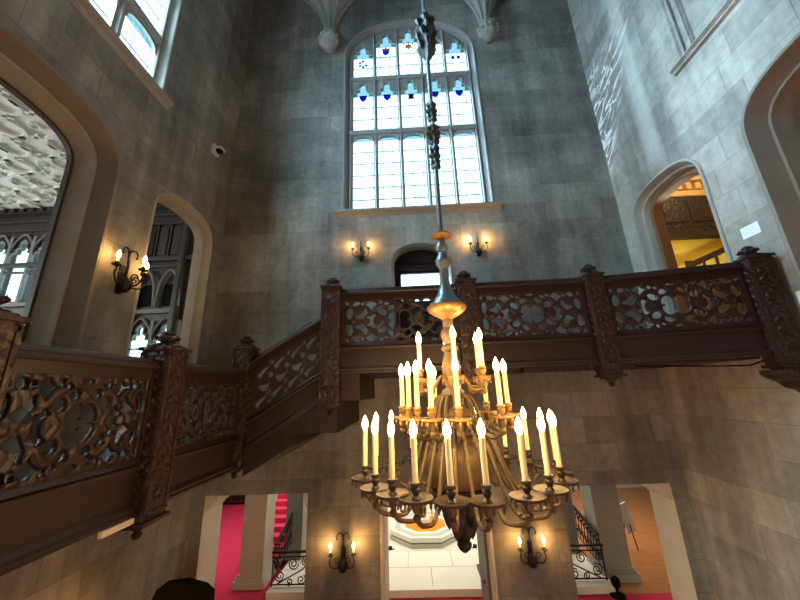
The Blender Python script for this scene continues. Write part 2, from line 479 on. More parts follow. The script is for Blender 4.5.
# ------------------------------------------------------------------ walls
TUD_R = arch(6.56, 0.96, 0.75, 3.85, 4.52, p=2.7)
TUD_L = arch(6.56, 0.96, -0.62, 3.70, 4.40, p=2.7)
BIG_R = arch(3.35, 1.35, 0.75, 3.80, 4.74, p=2.7)
BIG_L = arch(3.35, 1.37, -0.62, 3.75, 4.70, p=2.7)
WIN_L = arch(3.3, 1.92, 6.25, 11.2, 12.4, p=2.2)
WIN_R = arch(3.3, 1.92, 6.25, 11.2, 12.4, p=2.2)
WIN_B = arch(CX, 2.08, 4.90, 10.60, 12.10, n=30, p=2.2)
DOOR_B = arch(CX, 0.77, 0.75, 3.30, 3.83, p=2.2)

b = MB()
outl = [(WL - .5, ZC), (WL - .5, ZF), (-4.75, ZF), (-4.75, -2.1), (-2.42, -2.1), (-2.42, ZF), (-0.80, ZF), (-0.80, -2.38), (1.52, -2.38), (1.52, ZF), (3.14, ZF), (3.14, -2.1), (5.47, -2.1), (5.47, ZF), (WR + .5, ZF), (WR + .5, ZC)]
b.plate(outl, [WIN_B, DOOR_B], lambda x, z: (x, YB, z), (0, 0.32, 0))
struct(b.build('wall_rear', 'stoneX'))
b = MB()
b.plate([(WL - .5, -1.0) if z > 0 else (x, z) for x, z in outl[:1]] + outl[1:-1] + [(WR + .5, -1.0)], [], lambda x, z: (x, YB + .33, z), (0, 0.42, 0))
struct(b.build('wall_rear_base', 'stoneX'))
b = MB()
b.plate([(YF, ZF), (YB, ZF), (YB, ZC), (YF, ZC)], [BIG_L, TUD_L, WIN_L], lambda y, z: (WL, y, z), (-0.32, 0, 0))
struct(b.build('wall_left', 'stoneYL'))
b = MB()
b.plate([(YF, ZF), (YB, ZF), (YB, ZC), (YF, ZC)], [BIG_R, TUD_R], lambda y, z: (WR, y, z), (0.32, 0, 0))
struct(b.build('wall_right', 'stoneYR'))
b = MB()
b.plate([(WL - .5, ZF), (-3.0, ZF), (-3.0, -1.0), (3.7, -1.0), (3.7, ZF), (WR + .5, ZF), (WR + .5, ZC), (WL - .5, ZC)], [], lambda x, z: (x, YF, z), (0, -.3, 0))  # notch cut for the added light opening
struct(b.build('wall_front', 'stoneX'))
fill_op = sempty('added_fill_opening')  # glazed opening added unseen behind the camera to brighten the lower walls
for x in (-3.0, -.77, 1.46, 3.65): MB().box(x, x + .06, YF - .2, YF - .1, ZF, -1.0).build('glazing_bar', 'brownwood', fill_op)
MB().box(-3, 3.7, YF - .2, YF - .1, -2.4, -2.3).build('transom', 'brownwood', fill_op)
MB().box(-3, 3.7, YF - .16, YF - .15, ZF, -1.0).build('glass_pane', 'fillglass', fill_op)
struct(MB().box(WL - .5, WR + .5, YF - .3, YB + .75, ZC, ZC + .3).build('ceiling', 'trimstone'))
struct(MB().box(WL - .5, WR + .5, YF - .3, H0, ZF - .2, ZF).build('floor', 'carpet'))

# arch mouldings and door reveals
def surround(nm, path, f, m1, m2, big):
    if big: prof = [(-0.05, -0.02), (-0.02, -0.045), (0.02, -0.035), (0.035, 0.0), (0.05, 0.06), (0.10, 0.20), (0.12, 0.25)]
    else: prof = [(-0.04, -0.015), (-0.015, -0.035), (0.015, -0.03), (0.03, 0.0), (0.04, 0.05), (0.07, 0.12), (0.085, 0.14)]
    root = moulding(nm, path, prof, f, m1)
    struct(root)
    if big: prof2 = [(0.12, 0.25), (0.14, 0.235), (0.17, 0.25), (0.18, 0.30), (0.20, 0.40), (0.24, 0.50), (0.24, 0.62)]
    else: prof2 = [(0.085, 0.14), (0.10, 0.125), (0.12, 0.14), (0.13, 0.18), (0.15, 0.25), (0.16, 0.34)]
    moulding('inner_reveal', path, prof2, f, m2, root)
    return root
surround('trim_1', TUD_R, fR, 'trimstone', 'trimstone', False)
surround('trim_2', TUD_L, fL, 'trimstone', 'trimstone', False)
surround('trim_3', BIG_R, fR, 'brownstone', 'brownstone', True)
surround('trim_4', BIG_L, fL, 'brownstone', 'trimstone', True)
# wooden linings inside the right-hand openings
struct(moulding('trim_5', TUD_R, [(0.16, 0.30), (0.16, 0.27), (0.25, 0.27), (0.25, 0.50)], fR, 'brownwood'))
struct(moulding('trim_7', BIG_L, [(0.24, 0.56), (0.25, 0.53), (0.29, 0.53), (0.29, 0.62)], fL, 'panelwood'))

# ------------------------------------------------------------------ traceried windows
def light_hole(xc, w, z0, zt, cusp, n=6):
    """one light: straight sides, arched or cusped head"""
    pts = [(xc - w / 2, z0), (xc + w / 2, z0)]
    if not cusp:
        k = 0.22 * w / 0.64
        for i in range(9):
            t = PI * i / 8
            pts.append((xc + w / 2 * math.copysign(abs(math.cos(t)) ** 0.8, math.cos(t)), zt - k + k * abs(math.sin(t)) ** 0.8))
    else:
        hh = 0.86 * w; s = zt - hh
        # foils as small arcs between cusps climbing to the point
        nodes = [(0.5, 0.0), (0.30, 0.20), (0.15, 0.50), (0.0, 1.0)]
        foil = []
        for (x0, y0), (x1, y1) in zip(nodes, nodes[1:]):
            for i in range(n):
                t = i / n
                bul = math.sin(PI * t) * 0.11
                foil.append((x0 + (x1 - x0) * t + bul * 0.9, y0 + (y1 - y0) * t + bul * 0.55))
        for fx, fy in foil: pts.append((xc + fx * w, s + fy * hh))
        pts.append((xc, zt))
        for fx, fy in foil[::-1]: pts.append((xc - fx * w, s + fy * hh))
        pts = [pts[0], pts[1]] + pts[2:]
    out = [pts[0]]
    for p in pts[1:]:
        if math.hypot(p[0] - out[-1][0], p[1] - out[-1][1]) > 1e-4: out.append(p)
    if math.hypot(out[0][0] - out[-1][0], out[0][1] - out[-1][1]) < 1e-4: out.pop()
    return out

def tracery_window(nm, f, nrm, c, half, path, xs, w, tiers, mglass, mhead, mat, sill_z, depth=0.16, badges=None):
    root = sempty(nm)
    out = inset(path, 0.10)
    holes = []; glasses = []
    for k, xc in enumerate(xs):
        for ti, (z0, zt, cusp) in enumerate(tiers):
            z1 = zt
            if ti == len(tiers) - 1:
                d = abs(xc - c) + w * 0.28
                lim = 1e9
                for (ax, az), (bx, bz) in zip(path, path[1:]):
                    if (ax - c - d) * (bx - c - d) <= 0 and az > z0: lim = min(lim, max(az, bz))
                z1 = min(zt, lim - 0.16)
            holes.append(light_hole(xc, w, z0, z1, cusp)); glasses.append((xc, z0, z1, k, ti))
    nv = Vector(nrm)
    pl = MB(); pl.plate(out, holes, lambda a, z: f(a, z, depth), nv * 0.12)
    pl.build('tracery', mat, root)
    moulding('window_frame', path, [(-0.05, -0.01), (-0.03, -0.035), (0.0, -0.03), (0.02, 0.0), (0.04, 0.06), (0.09, 0.10), (0.10, depth)], f, mat, root)
    # proud mullions between the lights, and transoms
    pit = xs[1] - xs[0]
    for k in range(len(xs) + 1):
        x = xs[0] - pit / 2 + k * pit
        if abs(x - c) > half - 0.1: x = c + math.copysign(half - 0.12, x - c)
        zt = None
        for (ax, az), (bx, bz) in zip(path, path[1:]):
            if (ax - x) * (bx - x) <= 0 and max(az, bz) > tiers[-1][0]: zt = max(az, bz) - 0.12
        if zt is None: zt = tiers[-1][0] + 0.5
        z0 = tiers[0][0] - 0.02
        r = 0.032
        poly = [(-r * 1.5, 0.04), (-r, -0.02), (-r * .4, -0.055), (r * .4, -0.055), (r, -0.02), (r * 1.5, 0.04)]
        m = MB(); m.prism(poly, lambda u, v: f(x + u, z0, depth + v), lambda u, v: f(x + u, zt, depth + v))
        m.build('mullion', mat, root)
    for t0, t1 in zip(tiers, tiers[1:]):
        za, zb = t0[1] + 0.03, t1[0] - 0.005
        m = MB(); m.prism([(za, 0.02), (za, -0.03), ((za + zb) / 2, -0.06), (zb, -0.03), (zb, 0.02)],
                          lambda z, v: f(c - half + 0.1, z, depth + v), lambda z, v: f(c + half - 0.1, z, depth + v))
        m.build('transom', mat, root)
    # raised hood over every head
    for xc, z0, z1, k, ti in glasses:
        h = light_hole(xc, w, z0, z1, tiers[ti][2])[2:]
        pts = [Vector(f(p[0], p[1], depth - 0.005)) for p in h]
        MB().tube(pts, 0.018, 5).build('head_moulding', mat, root, 40)
    for xc, z0, z1, k, ti in glasses:
        g = MB()
        hs = 0.86 * w if tiers[ti][2] else 0.16
        zz = z1 - hs
        a = [f(xc - w / 2 - .02, z0 - .02, depth + .07), f(xc + w / 2 + .02, z0 - .02, depth + .07), f(xc + w / 2 + .02, zz, depth + .07), f(xc - w / 2 - .02, zz, depth + .07)]
        vs = [g.bm.verts.new(p) for p in a]; g.bm.faces.new(vs)
        g.build('glass_pane', mglass, root)
        g = MB()
        a = [f(xc - w / 2 - .02, zz, depth + .07), f(xc + w / 2 + .02, zz, depth + .07), f(xc + w / 2 + .02, z1 + .02, depth + .07), f(xc - w / 2 - .02, z1 + .02, depth + .07)]
        vs = [g.bm.verts.new(p) for p in a]; g.bm.faces.new(vs)
        g.build('head_glass', mhead, root)
        # saddle bar
        for zz_ in [z0 + (zz - z0) * q / max(2, round((zz - z0) / .42)) for q in range(1, max(2, round((zz - z0) / .42)))]: MB().box(-w / 2, w / 2, -.008, .008, -.010, .010, Matrix.Translation(f(xc, zz_, depth + .05)) @ (Matrix.Identity(4) if abs(nrm[1]) > .5 else Matrix.Rotation(PI / 2, 4, 'Z'))).build('saddle_bar', 'iron', root)
    # sill
    m = MB(); prof = [(0.0, 0.30), (0.0, -0.14), (-0.05, -0.15), (-0.08, -0.12), (-0.10, -0.06), (-0.16, -0.03), (-0.18, 0.0), (-0.18, 0.30)]
    m.prism([(sill_z + a, d) for a, d in prof], lambda z, d: f(c - half - 0.22, z, d), lambda z, d: f(c + half + 0.22, z, d))
    m.build('window_sill', mat, root)
    return root, glasses

XS = [CX + (k - 2) * 0.77 for k in range(5)]
win1, gl1 = tracery_window('window_1', fB, (0, 1, 0), CX, 2.08, WIN_B, XS, 0.645, [(4.96, 7.60, False), (7.80, 9.72, True), (9.92, 12.2, True)], 'glassX', 'glasshead', 'winstone', 4.90)
YS = [3.3 + (k - 1.5) * 0.93 for k in range(4)]
tracery_window('window_2', fL, (-1, 0, 0), 3.3, 1.92, WIN_L, YS, 0.74, [(6.26, 7.42, False), (7.72, 9.6, True), (9.9, 12.1, True)], 'glassY', 'glassheadY', 'trimstone', 6.22)

# stained badges in the upper two tiers
def shield(s):
    return [(-s, s), (s, s), (s, -0.1 * s), (0.55 * s, -0.75 * s), (0, -1.1 * s), (-0.55 * s, -0.75 * s), (-s, -0.1 * s)]
def star(s, n=6, r=0.5):
    return [(s * (1 if i % 2 == 0 else r) * math.sin(PI * i / n), s * (1 if i % 2 == 0 else r) * math.cos(PI * i / n)) for i in range(2 * n)]
def badge(xc, zc, poly, mat, d=0.205):
    m = MB(); m.prism([(xc + a, zc + b_) for a, b_ in poly], lambda x, z: (x, YB + d, z), lambda x, z: (x, YB + d + 0.004, z))
    m.build('stained_badge', mat, win1)
def ringpoly(r, n=16): return [(r * math.cos(2 * PI * i / n), r * math.sin(2 * PI * i / n)) for i in range(n)]
top = [g for g in gl1 if g[4] == 2]; mid = [g for g in gl1 if g[4] == 1]
for g in mid:
    xc, zc = g[0], 9.10
    if g[3] == 2:
        badge(xc, zc - .02, star(0.15, 4, 0.75), 'g_clear', 0.203)
        badge(xc, zc - .02, [(0.0, .13), (.10, 0), (0, -.13), (-.10, 0)], 'g_red')
        for i in range(4):
            a = PI / 4 + i * PI / 2
            badge(xc + .10 * math.cos(a), zc - .02 + .10 * math.sin(a), ringpoly(.035, 8), 'g_red', 0.207)
    else:
        badge(xc, zc, shield(0.115), 'g_blue')
        badge(xc, zc - .005, shield(0.045 if g[3] in (0, 4) else 0.03), 'g_clear', 0.20)
for g in top:
    xc = g[0]; zc = [10.55, 11.05, 11.22, 11.05, 10.6][g[3]]
    if g[3] == 0:
        for i in range(5):
            a = PI / 2 + i * 1.05
            badge(xc + .12 * math.cos(a), zc + .12 * math.sin(a), star(.07, 4, .6), 'g_blue')
    elif g[3] == 1:
        badge(xc, zc - .06, shield(0.11), 'g_blue'); badge(xc, zc + .10, [(-.12, -.05), (.12, -.05), (.15, .06), (.05, .02), (0, .10), (-.05, .02), (-.15, .06)], 'g_yellow')
    elif g[3] == 2:
        badge(xc, zc, star(0.16, 6, .5), 'g_yellow')
        for i in range(5):
            a = PI * i / 4; badge(xc + .21 * math.cos(a), zc + .17 * math.sin(a), star(.045, 4, .5), 'g_red')
    elif g[3] == 3: badge(xc, zc, star(0.16, 5, .5), 'g_yellow')
    else:
        badge(xc - .08, zc, [(-.10, 0), (0, .10), (.05, .03), (.05, -.03), (0, -.10)], 'g_blue'); badge(xc + .08, zc, [(.10, 0), (0, .10), (-.05, .03), (-.05, -.03), (0, -.10)], 'g_blue')

# blind window on the right wall
bw = sempty('window_3')
moulding('window_frame', WIN_R, [(-0.05, 0.0), (-0.04, -0.04), (0.0, -0.05), (0.03, -0.015), (0.06, -0.015), (0.09, -0.05), (0.11, -0.05), (0.12, 0.0)], fR, 'stoneYR', bw)
IN_R = inset(WIN_R, 0.24)
moulding('inner_frame', IN_R, [(-0.02, 0.0), (-0.01, -0.03), (0.02, -0.04), (0.04, -0.01), (0.07, -0.035), (0.09, 0.0)], fR, 'stoneYR', bw)
m = MB(); prof = [(0.0, 0.1), (0.0, -0.12), (-0.04, -0.13), (-0.06, -0.09), (-0.08, -0.06), (-0.12, -0.07), (-0.14, 0.0), (-0.14, 0.1)]
m.prism([(6.27 + a, d) for a, d in prof], lambda z, d: fR(1.15, z, d), lambda z, d: fR(5.45, z, d))
m.build('window_sill', 'stoneYR', bw)

# small arched door at the back of the balcony, with a bright window in it
dr = sempty('door_1')
moulding('door_surround', DOOR_B, [(-0.03, -0.01), (-0.02, -0.03), (0.0, -0.025), (0.01, 0.0), (0.05, 0.12), (0.06, 0.30)], fB, 'winstone', dr)
inn = inset(DOOR_B, 0.05)
m = MB(); m.plate(inn, [[(-0.22, 2.3), (0.93, 2.3), (0.93, 3.08), (-0.22, 3.08)]], lambda x, z: (x, YB + .30, z), (0, .08, 0)); m.build('door_leaf', 'mahogany', dr)
for z in (3.14, 3.36): MB().box(-.3, 1.02, YB + .26, YB + .31, z, z + .05).build('door_rail', 'mahogany', dr)
for x in (-.26, .90): MB().box(x, x + .08, YB + .26, YB + .31, .75, 3.4).build('door_stile', 'mahogany', dr)
m = MB(); m.box(-.24, .95, YB + .34, YB + .345, 2.28, 3.1); m.build('glass_pane', 'clear', dr)
MB().box(.355, .375, YB + .33, YB + .345, 2.95, 3.1).build('latch', 'iron', dr)

# ------------------------------------------------------------------ vault springers at the top of the rear wall
def springer(nm, cx, label):
    root = sempty(nm)
    z0, H, R = 11.45, 2.45, 2.3
    def pt_(phi, t, off=0.0):
        # t 0..1 along height
        r = R * (1 - math.sqrt(max(0, 1 - t * t))) + 0.13 + off
        return Vector((cx + r * math.cos(phi), YB - 0.02 - r * math.sin(phi), z0 + H * t))
    rows = []
    for i in range(15):
        t = i / 14
        rows.append([pt_(PI * k / 24, t, -0.05 + 0.03 * math.sin(t * 3)) for k in range(25)])
    MB().strip(rows).build('vault_web', 'trimstone', root, 60)
    for k in range(5):
        phi = PI * (0.02 + 0.96 * k / 4)
        MB().tube([pt_(phi, i / 16) for i in range(17)], [0.055] * 17, 7).build('vault_rib', 'trimstone', root, 50)
    # carved foliage boss
    m = MB(); m.lathe([(0.02, -.36), (.13, -.33), (.25, -.22), (.31, -.05), (.32, .06), (.29, .14), (.24, .18), (.25, .24), (.20, .32), (.17, .40)], (cx, YB - .16, 11.12), 24)
    for i in range(34):
        a = PI + PI * rnd.random(); zz = rnd.uniform(-.26, .12); rr = .31 - max(0, (-zz - .05)) * .6
        m.lathe([(0, -.06), (.055, -.02), (.06, .02), (0, .06)], (cx + rr * math.cos(a), YB - .16 + rr * math.sin(a), 11.12 + zz), 6)
    m.build('corbel_boss', 'trimstone', root, 40)
springer('trim_8', -2.24, '')
springer('trim_9', 2.93, '')

# ------------------------------------------------------------------ gallery floors and the little stair
G = 0.72     # rear balcony floor
GL = -0.62   # left gallery floor
struct(MB().box(-1.30, WR, 5.66, YB, 0.32, G).build('floor_balcony', 'mahogany'))
struct(MB().box(WL, -2.95, YF, YB, -1.08, GL).build('floor_gallery', 'mahogany'))
st = sempty('floor_stair')
n = 8
for i in range(n - 1):
    x0 = -2.95 + i * (1.65 / (n - 1)); z1 = GL + (i + 1) * (G - GL) / n
    MB().box(x0, -1.28, 5.70, YB, z1 - (G - GL) / n, z1).build('tread', 'mahogany', st)
m = MB(); m.prism([(-2.78, -1.22), (-2.05, -0.82), (-2.05, -0.60), (-1.32, -0.26), (-1.32, .40), (-2.78, -.45)], lambda x, z: (x, 5.64, z), lambda x, z: (x, YB, z)); m.build('carriage', 'mahogany', st)
MB().box(-1.28, -.90, 5.70, YB, -.12, .32).build('bearer', 'mahogany', st)
MB().box(1.9, 3.0, 5.66, 5.9, .24, .32).build('bearer', 'mahogany', st)

# ------------------------------------------------------------------ pierced balustrades
def sd_ell(x, y, cx, cy, a, b_, rot=0.0):
    c, s = math.cos(rot), math.sin(rot)
    u = (x - cx) * c + (y - cy) * s; v = -(x - cx) * s + (y - cy) * c
    k = np.sqrt((u / a) ** 2 + (v / b_) ** 2)
    return (k - 1) * min(a, b_)
def sd_seg(x, y, ax, ay, bx, by):
    px, py = x - ax, y - ay; dx, dy = bx - ax, by - ay
    h = np.clip((px * dx + py * dy) / (dx * dx + dy * dy), 0, 1)
    return np.hypot(px - dx * h, py - dy * h)
def sd_poly(x, y, P):
    d = None; inside = np.zeros_like(x, dtype=bool)
    n = len(P)
    for i in range(n):
        ax, ay = P[i]; bx, by = P[(i + 1) % n]
        e = sd_seg(x, y, ax, ay, bx, by)
        d = e if d is None else np.minimum(d, e)
        c = ((ay > y) != (by > y)) & (x < (bx - ax) * (y - ay) / ((by - ay) or 1e-9) + ax)
        inside ^= c
    return np.where(inside, -d, d)

def field_long(x, y, L, H):
    """holes of a long panel: x in [0,L], y in [0,H]; negative inside a hole. Also relief height"""
    U = np.abs(x - L / 2); V = np.abs(y - H / 2)
    a, h = L / 2, H / 2
    hs = []
    def E(u, v, ru, rv, rot=0): hs.append(sd_ell(U, V, u * a, v * h, ru * a, rv * h, rot))
    # heart shaped leaves either side of the middle
    leaf = np.minimum(sd_ell(U, V, .105 * a, .16 * h, .085 * a, .24 * h, 0.5), sd_ell(U, V, .075 * a, 0.0, .06 * a, .2 * h))
    leaf = np.maximum(leaf, .012 - U)
    leaf = np.maximum(leaf, .02 - sd_seg(U, V, .16 * a, 0, .26 * a, 0))
    hs.append(leaf)
    E(.31, .40, .075, .125, 0.5); E(.145, .60, .058, .10, -.5); E(0, .9, .06, .065)
    cres = np.maximum(sd_ell(U, V, .455 * a, 0, .07 * a, .30 * h), -sd_ell(U, V, .405 * a, 0, .06 * a, .24 * h)); hs.append(cres)
    hs.append(sd_poly(U, V, [(.575 * a, .40 * h), (.61 * a, .58 * h), (.68 * a, .36 * h), (.79 * a, .25 * h), (.66 * a, .12 * h)]) - .006)
    hs.append((np.power(np.abs((U - .50 * a) / (.105 * a)) + 1e-9, .72) + np.power(np.abs((V - .76 * h) / (.23 * h)) + 1e-9, .72) - 1) * .03)
    E(.885, .38, .05, .23, 0.12); E(.77, .82, .055, .10, -.3); E(.33, .84, .03, .07); E(.66, .80, .026, .07)
    E(.235, .78, .03, .05); E(.55, .17, .024, .06); E(.93, .84, .025, .07)
    d = hs[0]
    for q in hs[1:]: d = np.minimum(d, q)
    # strapwork ridges
    rid = np.abs(sd_ell(U, V, .20 * a, 0, .30 * a, .74 * h))
    rid = np.minimum(rid, np.abs(sd_ell(U, V, .80 * a, .4 * h, .13 * a, .40 * h)))
    rid = np.minimum(rid, sd_seg(U, V, .30 * a, .95 * h, .62 * a, .0))
    rid = np.minimum(rid, sd_seg(U, V, .30 * a, .05 * h, .74 * a, .95 * h))
    rid = np.minimum(rid, np.abs(sd_ell(U, V, .60 * a, .75 * h, .05 * a, .16 * h)))
    kn = np.minimum(sd_ell(U, V, .83 * a, 0, .035 * a, .1 * h), sd_ell(U, V, .60 * a, .75 * h, .025 * a, .07 * h))
    return d, rid, kn
def field_slope(x, y, L, H):
    """scrolling leaves for the raking panel"""
    hs = []
    a, h = L, H
    def tear(cx, cy, r, l, rot):
        c, s = math.cos(rot), math.sin(rot)
        u = (x - cx * a) * c + (y - cy * h) * s; v = -(x - cx * a) * s + (y - cy * h) * c
        w = r * (1 - 0.75 * np.clip((u + l) / (2 * l), 0, 1))
        v2 = v - 0.35 * r * np.cos(u / l * 1.5)
        return np.maximum(np.abs(v2) - w, np.abs(u) - l)
    for i in range(4):
        cx = .14 + .24 * i
        hs.append(tear(cx, .80, .055, .085, .5)); hs.append(tear(cx + .02, .48, .06, .085, 2.6)); hs.append(tear(cx - .01, .18, .055, .08, .4))
        hs.append(sd_ell(x, y, (cx + .11) * a, .64 * h, .03, .05, .6)); hs.append(sd_ell(x, y, (cx + .10) * a, .30 * h, .025, .04, -.4))
        hs.append(sd_ell(x, y, (cx + .12) * a, .90 * h, .022, .03, 0)); hs.append(sd_ell(x, y, (cx + .12) * a, .08 * h, .022, .025, 0))
    d = hs[0]
    for q in hs[1:]: d = np.minimum(d, q)
    rid = np.abs((y / h - .5) - .32 * np.sin(x / a * 4 * PI)) * h
    kn = sd_ell(x, y, .5 * a, .5 * h, .03, .03)
    return d, rid, kn

def pierced_mesh(L, H, fld, cell=0.0135, t=0.036, shear=0.0):
    nx, ny = int(L / cell), int(H / cell)
    xs = np.linspace(0, L, nx + 1); ys = np.linspace(0, H, ny + 1)
    X, Y = np.meshgrid(xs, ys, indexing='ij')
    d, rid, kn = fld(X, Y, L, H)
    edge = np.minimum(np.minimum(X, L - X), np.minimum(Y, H - Y))
    s = d - 0.006                      # >0 solid
    s = np.maximum(s, 0.03 - edge)    # keep the border whole
    s = np.where(np.abs(s) < 1e-5, 1e-5, s)
    rel = 0.012 * np.clip(s / 0.012, 0, 1) ** 0.5 + 0.010 * np.clip(1 - rid / 0.022, 0, 1) + 0.018 * np.sqrt(np.clip(-kn / 0.03, 0, 1))
    rel = rel - 0.005 * np.clip(1 - np.abs(rid - 0.03) / 0.012, 0, 1)
    verts = []; vid = {}
    def V(key, x, y, hgt):
        if key not in vid:
            k = len(verts); z = y + shear * x
            verts.append((x, -t / 2 - hgt, z)); verts.append((x, t / 2 + hgt, z)); vid[key] = k
        return vid[key]
    def corner(i, j): return V((i, j), xs[i], ys[j], rel[i, j])
    def cross(i0, j0, i1, j1):
        key = (i0, j0, i1, j1) if (i0, j0) < (i1, j1) else (i1, j1, i0, j0)
        a, b_ = s[i0, j0], s[i1, j1]; q = a / (a - b_)
        return V(key, xs[i0] + (xs[i1] - xs[i0]) * q, ys[j0] + (ys[j1] - ys[j0]) * q, 0.0)
    faces = []
    for i in range(nx):
        for j in range(ny):
            cs = [(i, j), (i + 1, j), (i + 1, j + 1), (i, j + 1)]
            ins = [s[c] > 0 for c in cs]
            if not any(ins): continue
            poly = []; segs = []
            for k in range(4):
                a, b_ = cs[k], cs[(k + 1) % 4]
                if ins[k]: poly.append(corner(*a))
                if ins[k] != ins[(k + 1) % 4]:
                    c = cross(*a, *b_); poly.append(c); segs.append((c, ins[k]))
            if len(poly) < 3: continue
            faces.append(tuple(poly)); faces.append(tuple(p + 1 for p in poly[::-1]))
            if len(segs) == 2:
                (c0, o0), (c1, o1) = segs
                if o0: faces.append((c0 + 1, c0, c1, c1 + 1)[::-1])
                else: faces.append((c0, c0 + 1, c1 + 1, c1)[::-1])
            elif len(segs) == 4:
                for q in (0, 2):
                    faces.append((segs[q][0] + 1, segs[q][0], segs[q + 1][0], segs[q + 1][0] + 1)[::-1])
    me = bpy.data.meshes.new('pierced_panel')
    me.from_pydata(verts, [], faces); me.validate(); me.update()
    return me

def bar(prof, L, shear=0.0):
    """extrude a (y,z) profile along local x"""
    m = MB(); m.prism(prof, lambda y, z: (0, y, z), lambda y, z: (L, y, z + shear * L))
    return m
RAIL = [(-.10, 0), (-.11, .02), (-.10, .05), (-.075, .06), (-.07, .085), (-.05, .11), (0, .12), (.05, .11), (.07, .085), (.075, .06), (.10, .05), (.11, .02), (.10, 0)]
TRIM = [(-.04, -.02), (-.07, -.015), (-.075, .02), (-.055, .03), (-.075, .045), (-.05, .07), (-.04, .09), (.04, .09), (.075, .04), (.07, -.015), (.04, -.02)]
BASE = [(-.03, 0), (-.085, 0), (-.09, .03), (-.07, .045), (-.075, .075), (-.05, .10), (-.035, .12), (.03, .12), (.03, 0)]

def balustrade(label, loc, rz, L, zbase, mesh=None, fld=field_long, shear=0.0, hp=0.80, apron=0.40):
    """local frame: x along, front is -y, z=0 at the bottom of the base moulding"""
    t = thing('balustrade', label, 'balustrade', (loc[0], loc[1], zbase), rz, 'pierced dark wood balustrade sections')
    bar(BASE, L, shear).build('base_moulding', 'mahogany', t, 40)
    m = MB(); m.prism([(-.03, .12), (-.03, apron), (.03, apron), (.03, .12)], lambda y, z: (0, y, z), lambda y, z: (L, y, z + shear * L)); m.build('apron_board', 'mahogany', t)
    bar([(y, z + apron + .02) for y, z in TRIM], L, shear).build('middle_moulding', 'mahogany', t, 40)
    z0 = apron + .11
    me = pierced_mesh(L - .06, hp, fld, shear=shear)
    o = link('pierced_panel', me, 'mahogany', t, 38); o.location = (.03, 0, z0 + shear * .03)
    for x in (0, L - .035):
        m = MB(); m.prism([(x, 0), (x + .035, 0), (x + .035, hp + .1), (x, hp + .1)], lambda a, z: (a, -.05, z0 + z + shear * a), lambda a, z: (a, .05, z0 + z + shear * a)); m.build('end_stile', 'mahogany', t)
    m = MB(); m.prism([(-.045, z0 + hp), (-.045, z0 + hp + .12), (.045, z0 + hp + .12), (.045, z0 + hp)], lambda y, z: (0, y, z), lambda y, z: (L, y, z + shear * L)); m.build('top_fascia', 'mahogany', t)
    bar([(y, z + z0 + hp + .10) for y, z in RAIL], L, shear).build('handrail', 'mahogany', t, 40)
    return t
# total height: .32 + 1.48 = 1.80 at the rail; panel heights tuned per flight
P = [(-1.38, 5.62), (1.02, 5.60), (3.24, 5.56), (5.55, 5.07)]
def between(a, b_, gap=0.174):
    d = Vector((b_[0] - a[0], b_[1] - a[1])); l = d.length; u = d / l
    return (a[0] + u.x * gap, a[1] + u.y * gap), l - 2 * gap, math.atan2(d.y, d.x)
for (i, lab) in ((0, 'pierced dark wood balcony section behind the chandelier below the small arched door'), (1, 'pierced dark wood balcony section just right of the chandelier rod'), (2, 'pierced dark wood balcony section ending at the right wall under the yellow-lit doorway')):
    s, L, a = between(P[i], P[i + 1])
    if i == 2: L -= .03
    balustrade(lab, s, a, L, 0.32, hp=0.79, apron=0.40)
# left gallery, front faces the well (+x)
balustrade('large pierced dark wood balustrade section nearest at lower left', (-2.90, 2.175), PI / 2, 1.40, -1.10, hp=0.80, apron=0.42)
balustrade('short pierced dark wood balustrade section on the left gallery before the stair', (-2.90, 3.93), PI / 2, 1.52, -1.10, hp=0.80, apron=0.42)
# raking flight
balustrade('raking pierced dark wood balustrade section climbing beside the small stair', (-2.735, 5.62), 0, 1.185, -0.86, fld=field_slope, shear=0.60, hp=0.78, apron=0.42)

